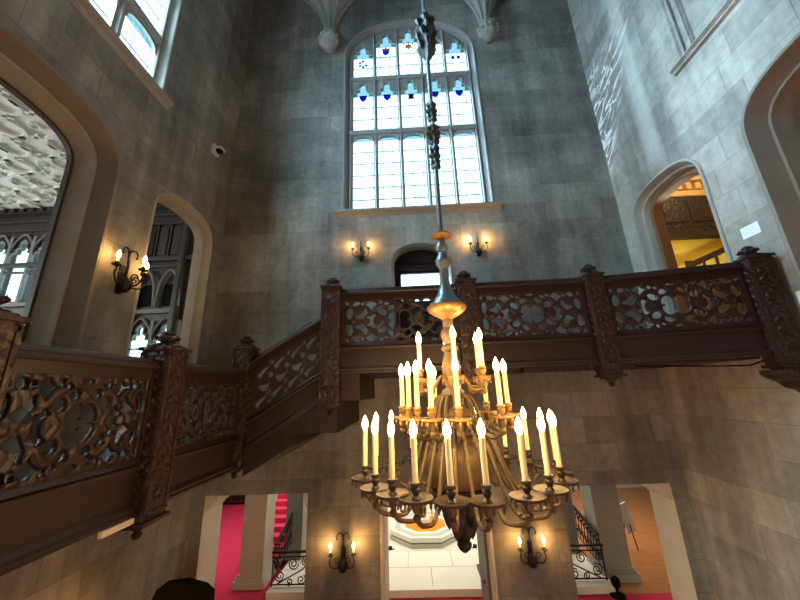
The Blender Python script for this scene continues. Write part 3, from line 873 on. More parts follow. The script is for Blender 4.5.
# ------------------------------------------------------------------ newel posts
def newel(label, x, y, z0, z1, w=0.32, rz=0.0, mat='carved', fin=True):
    t = thing('newel_post', label, 'newel post', (x, y, z0), rz, 'carved newel posts')
    H = z1 - z0; h = w / 2
    MB().box(-h, h, -h, h, 0.06, H, bevel=.012).build('shaft', mat, t)
    # raised borders on each face
    m = MB()
    for k in range(4):
        R = Matrix.Rotation(k * PI / 2, 4, 'Z')
        for s in (-1, 1): m.box(s * (h - .02) - .018, s * (h - .02) + .018, -h - .012, -h + .005, .12, H - .04, R)
        for z in (.12, .46, .50, H - .08): m.box(-h + .02, h - .02, -h - .012, -h + .005, z, z + .03, R)
        # carved leaves climbing the face
        nl = int((H - .7) / .13)
        for i in range(nl):
            zc = .60 + i * .13
            for s in (-1, 1):
                m.lathe([(0, -.05), (.022, -.02), (.026, .0), (.015, .035), (0, .055)], (0, 0, 0), 6, mat=R @ Matrix.Translation((s * .055 * (w / .32), -h - .004, zc)) @ Matrix.Rotation(-s * .7, 4, 'Y'))
            m.lathe([(0, -.03), (.02, 0), (0, .03)], (0, 0, 0), 6, mat=R @ Matrix.Translation((0, -h - .004, zc + .06)))
        # rosette in the foot panel
        for i in range(6):
            a = i * PI / 3
            m.lathe([(0, -.03), (.03, 0), (0, .03)], (0, 0, 0), 6, mat=R @ Matrix.Translation((.055 * math.cos(a), -h - .003, .31 + .055 * math.sin(a))))
    m.build('carved_face', mat, t, 40)
    # moulded foot with pendant
    m = MB(); m.box(-h - .035, h + .035, -h - .035, h + .035, .03, .075, bevel=.01); m.box(-h + .03, h - .03, -h + .03, h - .03, 0, .04)
    m.lathe([(.0, -.13), (.035, -.115), (.05, -.08), (.03, -.055), (.07, -.03), (.09, 0), (.09, .02)], (0, 0, 0), 14); m.build('pendant', 'mahogany', t, 40)
    m = MB(); m.box(-h - .03, h + .03, -h - .03, h + .03, H - .02, H + .02, bevel=.008); m.box(-h + .02, h - .02, -h + .02, h - .02, H + .02, H + .045, bevel=.008); m.build('cap', mat, t)
    m = MB(); m.lathe([(.13, .04), (.14, .06), (.10, .075), (.06, .085), (.075, .10), (.115, .125), (.12, .15), (.07, .165), (.055, .18), (.07, .195), (.045, .22), (0, .235)], (0, 0, H), 24, 8, .10)
    for k in range(8):
        a = k * PI / 4; m.lathe([(0, -.03), (.03, 0), (0, .035)], (.11 * math.cos(a), .11 * math.sin(a), H + .135), 6)
    m.build('finial', 'carvedark', t, 45)
    return t
newel('carved dark newel post at far left edge of the gallery', -2.90, 2.00, -1.28, 0.58)
newel('carved dark newel post between the two left gallery sections', -2.90, 3.75, -1.24, 0.57)
newel('carved dark newel post at the foot of the raking stair section', -2.90, 5.62, -1.12, 0.82, 0.30, mat='carvedark')
newel('reddish carved newel post at the head of the raking stair section', P[0][0], P[0][1], -0.22, 1.86)
newel('carved newel post directly behind the chandelier canopy', P[1][0], P[1][1], 0.10, 1.86)
newel('carved newel post at middle of the balcony right of the chandelier', P[2][0], P[2][1], 0.08, 1.86, 0.28)
newel('dark carved newel post against the right wall', P[3][0], P[3][1], 0.12, 1.86, 0.33, rz=-0.21, mat='carvedark')
# bracket carrying the last post on the wall
tb = thing('wall_bracket', 'dark stepped wooden bracket under the newel post at the right wall', 'bracket', (5.55, 5.07, -.1))
m = MB(); m.prism([(-.24, .22), (-.24, .16), (-.16, .10), (-.04, .05), (.06, -.04), (.20, -.08), (.235, -.12), (.235, .22)], lambda x, z: (x, -.2, z), lambda x, z: (x, .2, z)); m.build('bracket_body', 'carvedark', tb)
tag(MB().tube([(3.6, 5.46, .27), (4.2, 5.34, .235), (4.7, 5.24, .21), (5.1, 5.16, .20), (5.3, 5.14, .26)], .012, 6).build('cable', 'black'), 'thin dark cable sagging under the right balcony section', 'cable')

# ------------------------------------------------------------------ chandelier
CH = thing('chandelier', 'three-tier brass chandelier with lit candle bulbs hanging from a long rod', 'chandelier', (0.395, 3.32, 0.0))
MB().tube([(0, 0, 1.62), (0, 0, 13.9)], 0.028, 10).build('suspension_rod', 'steel', CH, 40)
def cluster(zc, h, w):
    m = MB()
    m.lathe([(.03, -h), (.05, -h * .9), (w * .6, -h * .55), (w * .35, -h * .2), (w * .8, h * .1), (w * .5, h * .4), (w * .65, h * .6), (.05, h * .9), (.03, h)], (0, 0, zc), 8, 4, .25)
    for k in range(6):
        a = k * PI / 3
        for dz in (-.45, .0, .45):
            m.lathe([(0, -h * .22), (w * .3, -.0), (0, h * .22)], (w * .62 * math.cos(a + dz), w * .62 * math.sin(a + dz), zc + dz * h), 6)
    m.build('rod_ornament', 'backlitmetal', CH)
cluster(4.72, .46, .17)
cluster(3.40, .16, .08); cluster(3.05, .16, .10); cluster(2.72, .18, .075)
# canopy bell
m = MB(); m.lathe([(.03, 1.70), (.105, 1.68), (.115, 1.66), (.05, 1.63)][::-1], n=20); m.build('rod_disc', 'gilt', CH, 40)
m = MB(); m.lathe([(.035, 1.63), (.04, 1.58), (.065, 1.54), (.07, 1.50), (.045, 1.46), (.06, 1.42), (.085, 1.37), (.085, 1.33), (.05, 1.28), (.045, 1.25), (.055, 1.22), (.048, 1.16), (.055, 1.09), (.075, 1.02), (.105, .95), (.135, .915), (.14, .895), (.165, .885), (.175, .86)][::-1], n=24); m.build('canopy_bell', 'steel', CH, 40)
m = MB(); m.lathe([(.045, .70), (.07, .72), (.13, .75), (.185, .79), (.205, .82), (.205, .84), (.17, .865)], n=28); m.build('canopy_pan', 'gilt', CH, 40)
m = MB(); m.lathe([(.05, .72), (.055, .64), (.045, .62), (.075, .58), (.085, .53), (.06, .48), (.05, .45), (.085, .42), (.085, .39), (.055, .37), (.075, .30), (.095, .22), (.085, .14), (.055, .06), (.06, .02), (.10, .0), (.12, -.04), (.10, -.10), (.08, -.14), (.13, -.18), (.16, -.23), (.15, -.28), (.10, -.33), (.09, -.40)][::-1], n=20); m.build('baluster_stem', 'brass', CH, 40)
m = MB(); m.lathe([(.02, -1.36), (.05, -1.335), (.065, -1.30), (.04, -1.265), (.03, -1.25), (.07, -1.215), (.075, -1.19), (.05, -1.16), (.07, -1.12), (.12, -1.06), (.13, -1.03), (.16, -.98), (.21, -.92), (.25, -.87), (.28, -.83), (.20, -.82)], n=28, lobes=14, amp=.02)
m.build('body_finial', 'shadebronze', CH, 40)
m = MB(); m.lathe([(.25, -.84), (.285, -.81), (.31, -.74), (.32, -.64), (.30, -.55), (.25, -.48), (.16, -.43), (.09, -.40)], n=28, lobes=14, amp=.02)
m.build('body_vase', 'brass', CH, 40)
m = MB()
for ring, zz, rr in ((9, -.93, .22), (7, -1.06, .14), (5, -1.16, .075)):
    for k in range(ring):
        a = 2 * PI * k / ring
        m.lathe([(0, -.11), (.03, -.07), (.055, 0), (.04, .06), (0, .10)], (rr * math.cos(a), rr * math.sin(a), zz), 7)
m.build('leaf_drops', 'shadebronze', CH, 40)

def hermite(pts, n=6):
    P_ = [Vector(p) for p in pts]; out = []
    for i in range(len(P_) - 1):
        p0 = P_[max(0, i - 1)]; p1 = P_[i]; p2 = P_[i + 1]; p3 = P_[min(len(P_) - 1, i + 2)]
        for k in range(n):
            t = k / n
            out.append(0.5 * ((2 * p1) + (p2 - p0) * t + (2 * p0 - 5 * p1 + 4 * p2 - p3) * t * t + (3 * p1 - p0 - 3 * p2 + p3) * t ** 3))
    out.append(P_[-1]); return out
def arm_proto(prof, rad, beads, z_pan, R, pan_r, cand_h, mat_arm, mat_pan, lights):
    """arm along +x in local frame of the chandelier; returns meshes"""
    pts = hermite([(r, 0, z) for r, z in prof])
    m = MB(); m.tube(pts, rad, 8)
    if beads:
        for i in range(8, int(len(pts) * .45), 2):
            m.lathe([(0, -.012), (rad * 1.4, -.010), (rad * 1.4, .010), (0, .012)], (0, 0, 0), 8, mat=Matrix.Translation(pts[i]) @ (pts[i + 1] - pts[i - 1]).to_track_quat('Z', 'Y').to_matrix().to_4x4())
    # scroll under the pan
    sc = [(R - .10 + .05 * math.cos(a) * (1 - a / 9), 0, z_pan - .10 + .05 * math.sin(a) * (1 - a / 9)) for a in [i * .45 for i in range(14)]]
    m.tube(sc, rad * .55, 6)
    m.lathe([(0, -.14), (.02, -.125), (.028, -.10), (.014, -.08), (.03, -.06), (.035, -.03), (.05, -.005)], (R, 0, z_pan), 10)
    a_me = m.build('arm', mat_arm, None, 45)
    m = MB(); m.lathe([(.03, -.02), (.06, -.012), (pan_r * .95, .005), (pan_r, .018), (pan_r * .98, .024), (pan_r * .85, .016), (.05, .010), (.02, .012)], (R, 0, z_pan), 22)
    for k in range(8):
        a = k * PI / 4; m.lathe([(0, -.045), (.008, -.03), (.010, -.012), (.004, .005)], (R + pan_r * .9 * math.cos(a), pan_r * .9 * math.sin(a), z_pan), 6)
    p_me = m.build('drip_pan', mat_pan, None, 40)
    m = MB(); m.lathe([(.02, .005), (.035, .015), (.018, .035), (.030, .06), (.034, .075), (.026, .09), (.036, .10), (.036, .115), (.018, .115)], (R, 0, z_pan), 14)
    s_me = m.build('candle_socket', mat_pan, None, 40)
    zc = z_pan + .11
    m = MB(); m.lathe([(.0215, 0), (.0215, cand_h), (.018, cand_h + .004)], (R, 0, zc), 12); c_me = m.build('candle_sleeve', 'candle', None, 40)
    zb = zc + cand_h
    m = MB(); m.lathe([(.012, 0), (.019, .012), (.027, .035), (.029, .055), (.024, .082), (.013, .108), (.003, .128)], (R, 0, zb), 12); b_me = m.build('flame_bulb', 'bulb', None, 60)
    return a_me, p_me, s_me, c_me, b_me, (R, zb + .05)
def ring_of(proto, angs, w):
    a, p_, s_, c_, b_, lp = proto
    first = True
    for deg in angs:
        rz = math.radians(deg) - PI / 2       # 0 deg faces the camera (-y), + to the right
        if first: objs = (a, p_, s_, c_, b_); first = False
        else:
            objs = tuple(o.copy() for o in (a, p_, s_, c_, b_))
            for o in objs: COL.objects.link(o)
        objs[0].parent = CH; objs[0].rotation_euler = (0, 0, rz)
        for o in objs[1:]: o.parent = objs[0]
        point('candle_light', (lp[0], 0, lp[1] + .10), w, WARM, .03, objs[0])
CW = 10.0
ring_of(arm_proto([(.07, -.33), (.13, -.28), (.21, -.31), (.31, -.43), (.39, -.62), (.47, -.81), (.58, -.95), (.74, -.93), (.83, -.88), (.86, -.77)], .017, True, -.74, .86, .125, .30, 'brass', 'darkbronze', 0),
        [-80, -57, -42, -28, -11, 5, 25, 42, 62, 81, 98, 116, 135, 158, 178, -150, -131, -112], CW)
ring_of(arm_proto([(.06, -.10), (.12, -.06), (.18, -.10), (.23, -.24), (.29, -.36), (.39, -.41), (.47, -.37), (.50, -.28)], .017, False, -.25, .50, .10, .28, 'brass', 'gilt', 0),
        [-88, -60, -46, -29, -3, 46, 75, 130, 165, -163, -118], CW * .6)
ring_of(arm_proto([(.05, .08), (.11, .13), (.16, .07), (.21, .0), (.27, -.01), (.315, .02), (.32, .07)], .015, False, .09, .32, .07, .25, 'gilt', 'gilt', 0),
        [-78, 0, 60, 112, 180], CW * .35)

# ------------------------------------------------------------------ wall sconces
def sconce_proto(label, loc, rz, angs, hooks, spire, scale=1.0, power=9.0):
    """local: wall is at y=0, front -y"""
    t = thing('wall_sconce', label, 'wall sconce', loc, rz, 'lit candle wall sconces')
    S = Matrix.Diagonal((scale, scale, scale, 1))
    m = MB(); m.lathe([(0, -.13), (.05, -.11), (.085, -.06), (.10, 0), (.085, .06), (.05, .10), (.02, .13)], (0, -.09, -.22), 18, 8, .06, mat=S); m.box(-.05, .05, -.02, 0, -.36, .10, S); m.build('backplate', 'iron', t, 40)
    m = MB(); m.tube(hermite([(0, -.07, -.10), (0, -.09, .05), (0, -.07, .20), (0, -.06, .36)]), [.022 - .0008 * i for i in range(19)], 7, mat=S)
    m.build('stem', 'iron', t, 45)
    if hooks:
        for s in (-1, 1):
            pts = hermite([(0, -.07, .22), (s * .02, -.07, .33), (s * .07, -.08, .37), (s * .12, -.09, .34), (s * .135, -.09, .28), (s * .115, -.09, .25)])
            m = MB(); m.tube(pts, [.012] * (len(pts) - 6) + [.014, .016, .02, .02, .016, .008], 6, mat=S); m.build('leaf_scroll', 'iron', t, 45)
    if spire:
        m = MB()
        for s in (-1, 1): m.tube(hermite([(s * .01, -.07, -.1), (s * .05, -.08, .05), (s * .02, -.07, .2), (s * .05, -.07, .33)]), .009, 6, mat=S)
        m.lathe([(.0, .30), (.03, .34), (.012, .38), (.02, .42), (0, .50)], (0, -.07, 0), 8, mat=S); m.build('spire', 'steel', t, 45)
    for a in angs:
        d = Vector((math.sin(a), -math.cos(a), 0)); R = .26
        base = Vector((0, -.08, 0))
        pts = [base + d * r + Vector((0, 0, z)) for r, z in ((.03, -.16), (.12, -.24), (.22, -.22), (.275, -.12), (.25, -.04), (R, .0))]
        m = MB(); m.tube(hermite(pts), .013, 7, mat=S)
        q = base + d * .13 + Vector((0, 0, -.12))
        m.tube([q + d * (.07 * (1 - i / 18) * math.cos(i * .5)) + Vector((0, 0, .07 * (1 - i / 18) * math.sin(i * .5))) for i in range(16)], .009, 6, mat=S)
        arm = m.build('arm', 'iron', t, 45)
        e = base + d * R
        m = MB(); m.lathe([(.01, -.03), (.03, -.01), (.06, .0), (.065, .015), (.03, .02), (.022, .03), (.03, .05), (.015, .06)], e, 14, mat=S); m.build('drip_cup', 'iron', arm, 40)
        m = MB(); m.lathe([(.018, .05), (.018, .12), (.014, .125)], e, 10, mat=S); m.build('candle_sleeve', 'candle', arm, 40)
        m = MB(); m.lathe([(.012, .12), (.022, .135), (.030, .16), (.028, .185), (.018, .215), (.003, .245)], e, 12, mat=S); m.build('flame_bulb', 'bulb', arm, 60)
        pl = point('bulb_light', (e + Vector((0, 0, .17)) + d * .04) * scale, power, (1.0, 0.50, 0.14), .03, arm)
    return t
UP = sconce_proto('small two-light iron sconce left of the little door under the great window', (-1.22, YB, 3.68), 0, (-1.25, 1.25), False, True, 0.86, 20)
def place_sconce(src, loc, rz, label): return dup(src, loc, rz, label)
SC2 = place_sconce(UP, (1.90, YB, 3.68), 0, 'small two-light iron sconce right of the little door under the great window')
LO = sconce_proto('two-light iron sconce with leaf hooks on the lower pier left of the white passage', (-1.61, YB, -3.22), 0, (-1.2, 1.2), True, False, 1.0, 18)
SC3 = place_sconce(LO, (2.30, YB, -3.20), 0, 'two-light iron sconce with leaf hooks on the lower pier right of the white passage')
LF = sconce_proto('three-light iron sconce on the left wall between the two arched openings', (WL, 5.20, 2.22), PI / 2, (-1.3, 0.0, 1.2), True, False, 1.15, 14)
LOW = place_sconce(LO, (WL, 5.1, -3.35), PI / 2, 'iron sconce low on the left wall below the gallery')

# ------------------------------------------------------------------ small fixtures on the walls
t = thing('security_camera', 'small white security camera high on the left wall', 'camera', (WL, 7.10, 6.42))
MB().box(0, .10, -.12, .12, -.13, .13, bevel=.02).build('housing', 'white', t)
m = MB(); m.lathe([(.0, -.09), (.055, -.075), (.09, -.03), (.095, .0)], (.16, 0, -.02), 18); m.build('lens_dome', 'black', t, 40)
MB().box(.06, .26, -.10, .10, -.02, .06, bevel=.015).build('hood', 'white', t)
tag(MB().box(5.62, 5.79, 7.55, 7.80, 8.02, 8.26, bevel=.02).build('junction_box', 'white'), 'small pale grey box high in the corner beside the white salt stain', 'box')
t = thing('wall_notice', 'small white notice on the right wall above the last newel post', 'notice', (WR, 5.13, 2.40))
MB().box(-.012, 0, -.15, .15, -.10, .10, bevel=.004).build('card', 'white', t)
t = thing('wall_plate', 'white plate on the right wall at the picture edge beside the last newel', 'wall plate', (WR, 4.67, 1.05))
MB().box(-.03, 0, -.16, .16, -.18, .18, bevel=.006).build('plate', 'white', t)
t = thing('label_strip', 'short cream strip fixed under the near left balustrade', 'strip', (-2.84, 3.24, -1.17))
MB().box(-.02, .02, 0, .36, 0, .055, bevel=.004).build('strip', 'palestone', t)

# ------------------------------------------------------------------ lower hall behind the openings
struct(MB().box(-12, -3.66, H0, 17.5, ZF - .2, ZF).build('floor_corridor', 'carpet'))
struct(MB().box(-3.66, 3.9, 9.08, 17.0, ZF - .2, -4.45).build('floor_marble', 'marble'))
struct(MB().box(3.88, 4.46, 9.08, 10.6, ZF - .2, -4.45).build('floor_marble_landing', 'marble'))
struct(MB().box(3.9, 12, 9.08, 17.5, ZF - .2, ZF + .005).build('floor_parquet', 'floorwood'))
struct(MB().box(-3.66, 12, H0, 9.08, ZF - .2, ZF).build('floor_threshold', 'carpet'))
struct(MB().box(-12.2, 12.2, H0, 17.8, -1.2, -1.0).build('ceiling_hall', 'palestone'))
struct(MB().box(-12.2, 12.2, 17.0, 17.3, ZF, -1.2).build('wall_hall_rear', 'palestone'))
struct(MB().box(-12.2, -12, H0, 17.3, ZF, -1.2).build('wall_hall_left', 'palestone'))
struct(MB().box(12, 12.2, H0, 17.3, ZF, -1.2).build('wall_hall_right', 'brownwood'))
struct(MB().box(-12.2, WL - .5, H0 - .2, H0, ZF, -1.2).build('wall_hall_front', 'palestone'))
struct(MB().box(WR + .5, 12.2, H0 - .2, H0, ZF, -1.2).build('wall_hall_front_right', 'palestone'))
# joints in the marble floor
for y in (10.1,):
    MB().box(-3.6, 3.8, y - .008, y + .008, -4.452, -4.448)
m = MB()
m.box(-3.6, 3.8, 10.09, 10.105, -4.46, -4.4485)
m.box(-3.6, 3.8, 11.0, 11.012, -4.46, -4.4485)
for x in (.28,): m.box(x - .006, x + .006, 9.2, 10.09, -4.46, -4.4485)
for x in (-.32, .86): m.box(x - .006, x + .006, 10.1, 11.0, -4.46, -4.4485)
struct(m.build('floor_joints', 'trimstone'))
# reveals: shouldered corbels, and light jamb linings of the central passage
def shoulder(nm, x, s):
    m = MB(); poly = [(0, 0), (.30, 0), (.30, -.06), (.26, -.10), (.24, -.18), (.17, -.24), (.10, -.27), (.06, -.32), (.0, -.34)]
    m.prism([(x + s * a, -2.1 + b_) for a, b_ in poly], lambda a, z: (a, YB + .02, z), lambda a, z: (a, H0 + .02, z))
    struct(m.build(nm, 'palestone', None, 40))
shoulder('trim_10', -4.75, .75); shoulder('trim_11', 5.47, -.75); shoulder('trim_12', -2.42, -.35); shoulder('trim_13', 3.14, .35)
struct(MB().box(-4.78, -4.745, YB + .01, H0 + .02, ZF, -2.35).build('trim_14', 'palestone'))
struct(MB().box(5.465, 5.50, YB + .01, H0 + .02, ZF, -2.35).build('trim_15', 'palestone'))
struct(MB().box(-.83, -.74, YB - .03, 9.1, ZF, -2.38, bevel=.02).build('trim_16', 'palestone'))
struct(MB().box(1.46, 1.55, YB - .03, YB + .22, ZF, -2.38, bevel=.02).build('trim_17', 'palestone'))
m = MB(); m.box(1.40, 1.54, YB + .22, 9.15, ZF, -2.38); m.box(1.34, 1.55, YB + .5, 9.16, -4.08, -4.0); struct(m.build('trim_18', 'brownstone'))  # shadow on the right passage reveal is put into its brown stone
# square stone pillars
def pillar(label, x0, x1, y0, y1, mat):
    t = thing('stone_pillar', label, 'pillar', ((x0 + x1) / 2, (y0 + y1) / 2, ZF), 0)
    w, d = (x1 - x0) / 2, (y1 - y0) / 2
    MB().box(-w, w, -d, d, .25, 3.4, bevel=.02).build('shaft', mat, t)
    m = MB(); m.box(-w - .10, w + .10, -d - .10, d + .10, 0, .17, bevel=.02); m.box(-w - .06, w + .06, -d - .06, d + .06, .17, .23, bevel=.02); m.box(-w - .03, w + .03, -d - .03, d + .03, .23, .28, bevel=.015); m.build('plinth', mat, t)
    return t
pillar('square pale stone pillar beside the red carpet in the left opening', -4.60, -3.99, 9.6, 10.2, 'palestone')
pillar('square darker stone pillar beside the wooden floor in the right opening', 4.50, 5.18, 9.6, 10.2, 'trimstone')
# octagonal fountain basin
t = thing('fountain_basin', 'octagonal white marble basin filled with orange petals beyond the central passage', 'basin', (.22, 12.25, -4.45))
def octo(r, z0, z1, r2=None):
    m = MB(); r2 = r2 or r
    q = lambda rr: [(rr * math.cos(PI / 8 + i * PI / 4), rr * math.sin(PI / 8 + i * PI / 4)) for i in range(8)]
    a, c = q(r), q(r2)
    m.prism(list(range(8)), lambda i: (a[i][0], a[i][1], z0), lambda i: (c[i][0], c[i][1], z1)) if False else None
    va = [m.bm.verts.new((x, y, z0)) for x, y in a]; vb = [m.bm.verts.new((x, y, z1)) for x, y in c]
    m.bm.faces.new(va[::-1]); m.bm.faces.new(vb)
    for i in range(8): m.bm.faces.new((va[i], va[(i + 1) % 8], vb[(i + 1) % 8], vb[i]))
    return m
octo(1.22, 0, .10).build('lower_step', 'palestone', t)
octo(1.14, .10, .14, 1.18).build('curb_moulding', 'palestone', t)
def ringoct(r0, r1, z0, z1):
    m = MB(); q = lambda rr: [(rr * math.cos(PI / 8 + i * PI / 4), rr * math.sin(PI / 8 + i * PI / 4)) for i in range(8)]
    m.plate(q(r1), [q(r0)], lambda x, y: (x, y, z0), (0, 0, z1 - z0)); return m
ringoct(.70, 1.20, .14, .26).build('curb', 'marble', t)
for k in range(8):     # inlaid grey band on each side of the curb
    a0 = PI / 8 + k * PI / 4; p0 = Vector((math.cos(a0), math.sin(a0), 0)); p1 = Vector((math.cos(a0 + PI / 4), math.sin(a0 + PI / 4), 0))
    m = MB(); m.prism([(p0 * .86).to_2d(), (p0 * 1.06).to_2d(), (p1 * 1.06).to_2d(), (p1 * .86).to_2d()], lambda x, y: (x, y, .259), lambda x, y: (x, y, .263))
    m.build('curb_inlay', 'inlay', t)
octo(.72, .14, .20).build('petal_bed', 'orange', t)
m = MB(); m.box(-.15, .15, -.15, .15, .15, .42, bevel=.01); m.lathe([(.09, .42), (.07, .6), (.06, 1.1), (.09, 1.2), (.25, 1.35), (.28, 1.4)], n=16); m.build('pedestal', 'marble', t, 40)
m = MB()
for s in (-.24, .24): m.tube([(s, 0, .2), (s * 1.02, 0, .9), (s * .8, 0, 1.25)], .02, 6)
m.build('orange_ribbon', 'orange', t)
# barrier hooks on the passage jambs
for x, lab in ((-.70, 'small dark barrier hook on the left side of the white passage'), (1.33, 'small dark barrier hook on the right side of the white passage')):
    m = MB(); m.lathe([(.0, -.04), (.05, -.03), (.05, .03), (0, .04)], (x, 9.12, -3.62), 10); m.tube([(x, 9.1, -3.62), (x + (.08 if x < 0 else -.08), 9.08, -3.64), (x + (.1 if x < 0 else -.1), 9.08, -3.6)], .012, 6)
    tag(m.build('barrier_hook', 'iron'), lab, 'hook')

# wrought iron railings
def scroll(m, cx, cz, r, turns, a0, sgn, th=.014):
    pts = []
    for i in range(int(14 * turns) + 1):
        a = a0 + sgn * i / 14 * 2 * PI; rr = r * (1 - .8 * i / (14 * turns))
        pts.append((cx + rr * math.cos(a), 0, cz + rr * math.sin(a)))
    m.tube(pts, th, 5)
def railing(label, x0, x1, y, flip):
    L = x1 - x0
    t = thing('iron_railing', label, 'railing', (x0, y, -4.45))
    MB().box(0, L, -.03, .03, .70, .74).build('top_rail', 'iron', t)
    m = MB(); m.box(0, L, -.012, .012, .60, .625); m.box(0, L, -.012, .012, .03, .055); m.box(0.02, .045, -.012, .012, 0, .70); m.box(L - .045, L - .02, -.012, .012, 0, .70); m.build('frame', 'iron', t)
    m = MB()
    def X(u): return (1 - u) * L if flip else u * L
    sg = -1 if flip else 1
    m.tube([(X(.12), 0, .06), (X(.55), 0, .33), (X(.78), 0, .58)], .016, 5)
    for u, z, r, tn, a, d in ((.16, .22, .13, 1.8, 2, 1), (.40, .47, .13, 1.8, 0, -1), (.55, .14, .11, 1.6, 1, -1), (.78, .22, .14, 1.8, 3, 1), (.86, .47, .12, 1.7, 5, -1), (.62, .50, .09, 1.5, 2, 1), (.34, .10, .08, 1.4, 4, 1), (.10, .50, .10, 1.5, 1, 1)) if True else ((.30, .45, .11, 1.6, 0, 1), (.12, .42, .07, 1.4, 2, -1), (.45, .22, .10, 1.5, 3, -1), (.72, .30, .10, 1.6, 1, 1), (.62, .13, .08, 1.4, 0, 1), (.88, .45, .08, 1.5, 2, 1), (.22, .18, .08, 1.4, 1, 1), (.90, .16, .09, 1.5, 4, -1)):
        scroll(m, X(u), z, r, tn, a, d * sg)
    m.build('scrollwork', 'iron', t, 45)
    return t
railing('scrolled black iron railing in the left opening', -3.66, -2.30, 9.32, False)
railing('scrolled black iron railing in the right opening', 3.05, 4.42, 9.32, True)
def rake(label, x, y0, z0, y1, z1):
    t = thing('stair_railing', label, 'railing', (x, y0, z0))
    dy, dz = y1 - y0, z1 - z0
    MB().tube([(0, 0, 0), (0, dy, dz)], .035, 8).build('handrail', 'iron', t, 40)
    m = MB()
    for i in range(9):
        f_ = i / 8; m.tube([(0, dy * f_, dz * f_), (0, dy * f_, dz * f_ - .75)], .012, 5)
    for i in range(8):
        f_ = (i + .5) / 8; cy, cz = dy * f_, dz * f_ - .34
        for q in (-1, 1):
            pts = [(0, cy + .09 * (1 - k / 16) * math.cos(k * .6 + q), cz + q * .17 + .12 * (1 - k / 16) * math.sin(k * .6 + q)) for k in range(15)]
            m.tube(pts, .013, 5)
    m.tube([(0, 0, -.72), (0, dy, dz - .72)], .014, 5)
    m.build('scrollwork', 'iron', t, 45)
rake('sloping black iron stair railing behind the left railing', -3.62, 9.40, -3.60, 10.55, -3.28)
rake('sloping black iron stair railing behind the right railing', 4.40, 9.40, -3.55, 10.55, -3.28)
# stair flight with carpet runner on the left, bare stone on the right
r = sempty('floor_stair_left')
for i in range(10):
    MB().box(-5.0, -3.86, 10.4 + i * .32, 14.4, -4.45, -4.45 + (i + 1) * .14).build('step', 'palestone', r)
    MB().box(-4.9, -3.9, 10.385 + i * .32, 10.72 + i * .32, -4.45 + i * .14, -4.44 + (i + 1) * .14).build('stair_carpet', 'carpet', r)
struct(MB().box(-3.82, -3.36, 10.6, 11.1, -4.45, -1.2).build('wall_stair_pier', 'winstone'))
struct(MB().box(3.78, 4.40, 10.6, 11.1, -4.45, -1.2).build('wall_stair_pier_right', 'winstone'))
m = MB(); m.prism([(-3.34, -4.45), (-3.0, -4.45), (-3.0, -3.5), (-3.06, -3.35), (-3.0, -3.2), (-3.1, -3.05), (-3.05, -2.9), (-3.14, -2.7), (-3.10, -1.2), (-3.34, -1.2)], lambda x, z: (x, 10.6, z), lambda x, z: (x, 10.75, z)); struct(m.build('wall_stair_jamb', 'marble'))
# display board on the wooden floor
t = thing('display_board', 'tilted white display board on thin legs over the wooden floor', 'board', (6.05, 11.0, ZF))
MB().box(-.13, .13, -.012, .012, -.46, .46, Matrix.Translation((0, 0, .85)) @ Matrix.Rotation(-.38, 4, 'Y') @ Matrix.Rotation(.3, 4, 'X')).build('panel', 'white', t)
for s in (-1, 1): MB().tube([(s * .2, .1, 0), (s * .05, .05, .8)], .014, 6).build('leg', 'iron', t)
t = thing('bollard', 'small dark rounded post top at the foot of the right stone pillar', 'post', (4.42, 9.0, ZF))
m = MB(); m.lathe([(.16, 0), (.16, .03), (.03, .05), (.03, .14), (.06, .17), (.09, .22), (.10, .28), (.085, .34), (.05, .37), (0, .385)], n=18); m.build('rounded_cap', 'black', t, 45)
# dark furniture at the end of the red corridor
t = thing('cabinet', 'dark red-brown cabinet at the far end of the red carpet', 'cabinet', (-8.3, 16.3, ZF))
MB().box(-.9, .9, -.3, .3, .1, 1.9, bevel=.02).build('body', 'panelwood', t)
for x in (-.44, .44): MB().box(x - .4, x + .4, -.33, -.30, .2, 1.8, bevel=.01).build('door', 'mahogany', t)
MB().box(-.96, .96, -.36, .32, 1.9, 2.0, bevel=.02).build('top', 'mahogany', t)

# black high-backed chairs below the gallery
def chair(label, x, y, rz, top):
    t = thing('high_backed_chair', label, 'chair', (x, y, ZF), rz)
    w = .52
    pr = [(-w, .5), (w, .5), (w, top - .22), (w - .06, top - .09), (w - .17, top - .02), (0, top + .02), (-w + .17, top - .06), (-w + .03, top - .16)]
    m = MB(); m.prism(pr, lambda a, z: (a, -.07, z), lambda a, z: (a, .07, z)); o = m.build('backrest', 'black', t)
    MB().box(-w + .02, w - .02, -.75, -.05, .40, .56, bevel=.04).build('seat', 'black', t)
    for s in (-1, 1):
        MB().box(s * w - .05, s * w + .05, -.72, -.05, .62, .72, bevel=.03).build('armrest', 'black', t)
        for y_ in (-.68, -.02): MB().tube([(s * (w - .06), y_, 0), (s * (w - .06), y_, .45)], .03, 8).build('leg', 'black', t)
    return t
chair('black rounded high-backed chair at the bottom left beside the red carpet', -4.08, 6.6, PI, 1.56)

# ------------------------------------------------------------------ salon beyond the left openings
SZ, SY = 6.05, 8.9
struct(MB().box(-16.2, WL - .3, -5, SY + .2, GL - .2, GL).build('floor_salon', 'floorwood'))
struct(MB().box(-16.2, WL - .3, -5, SY + .2, SZ, SZ + .1).build('ceiling_salon', 'plaster'))
struct(MB().box(-16.2, -16, -5, SY + .2, GL, SZ).build('wall_salon_left', 'panelwood'))
struct(MB().box(-16.2, WL - .3, -5.2, -5, GL, SZ).build('wall_salon_front', 'panelwood'))
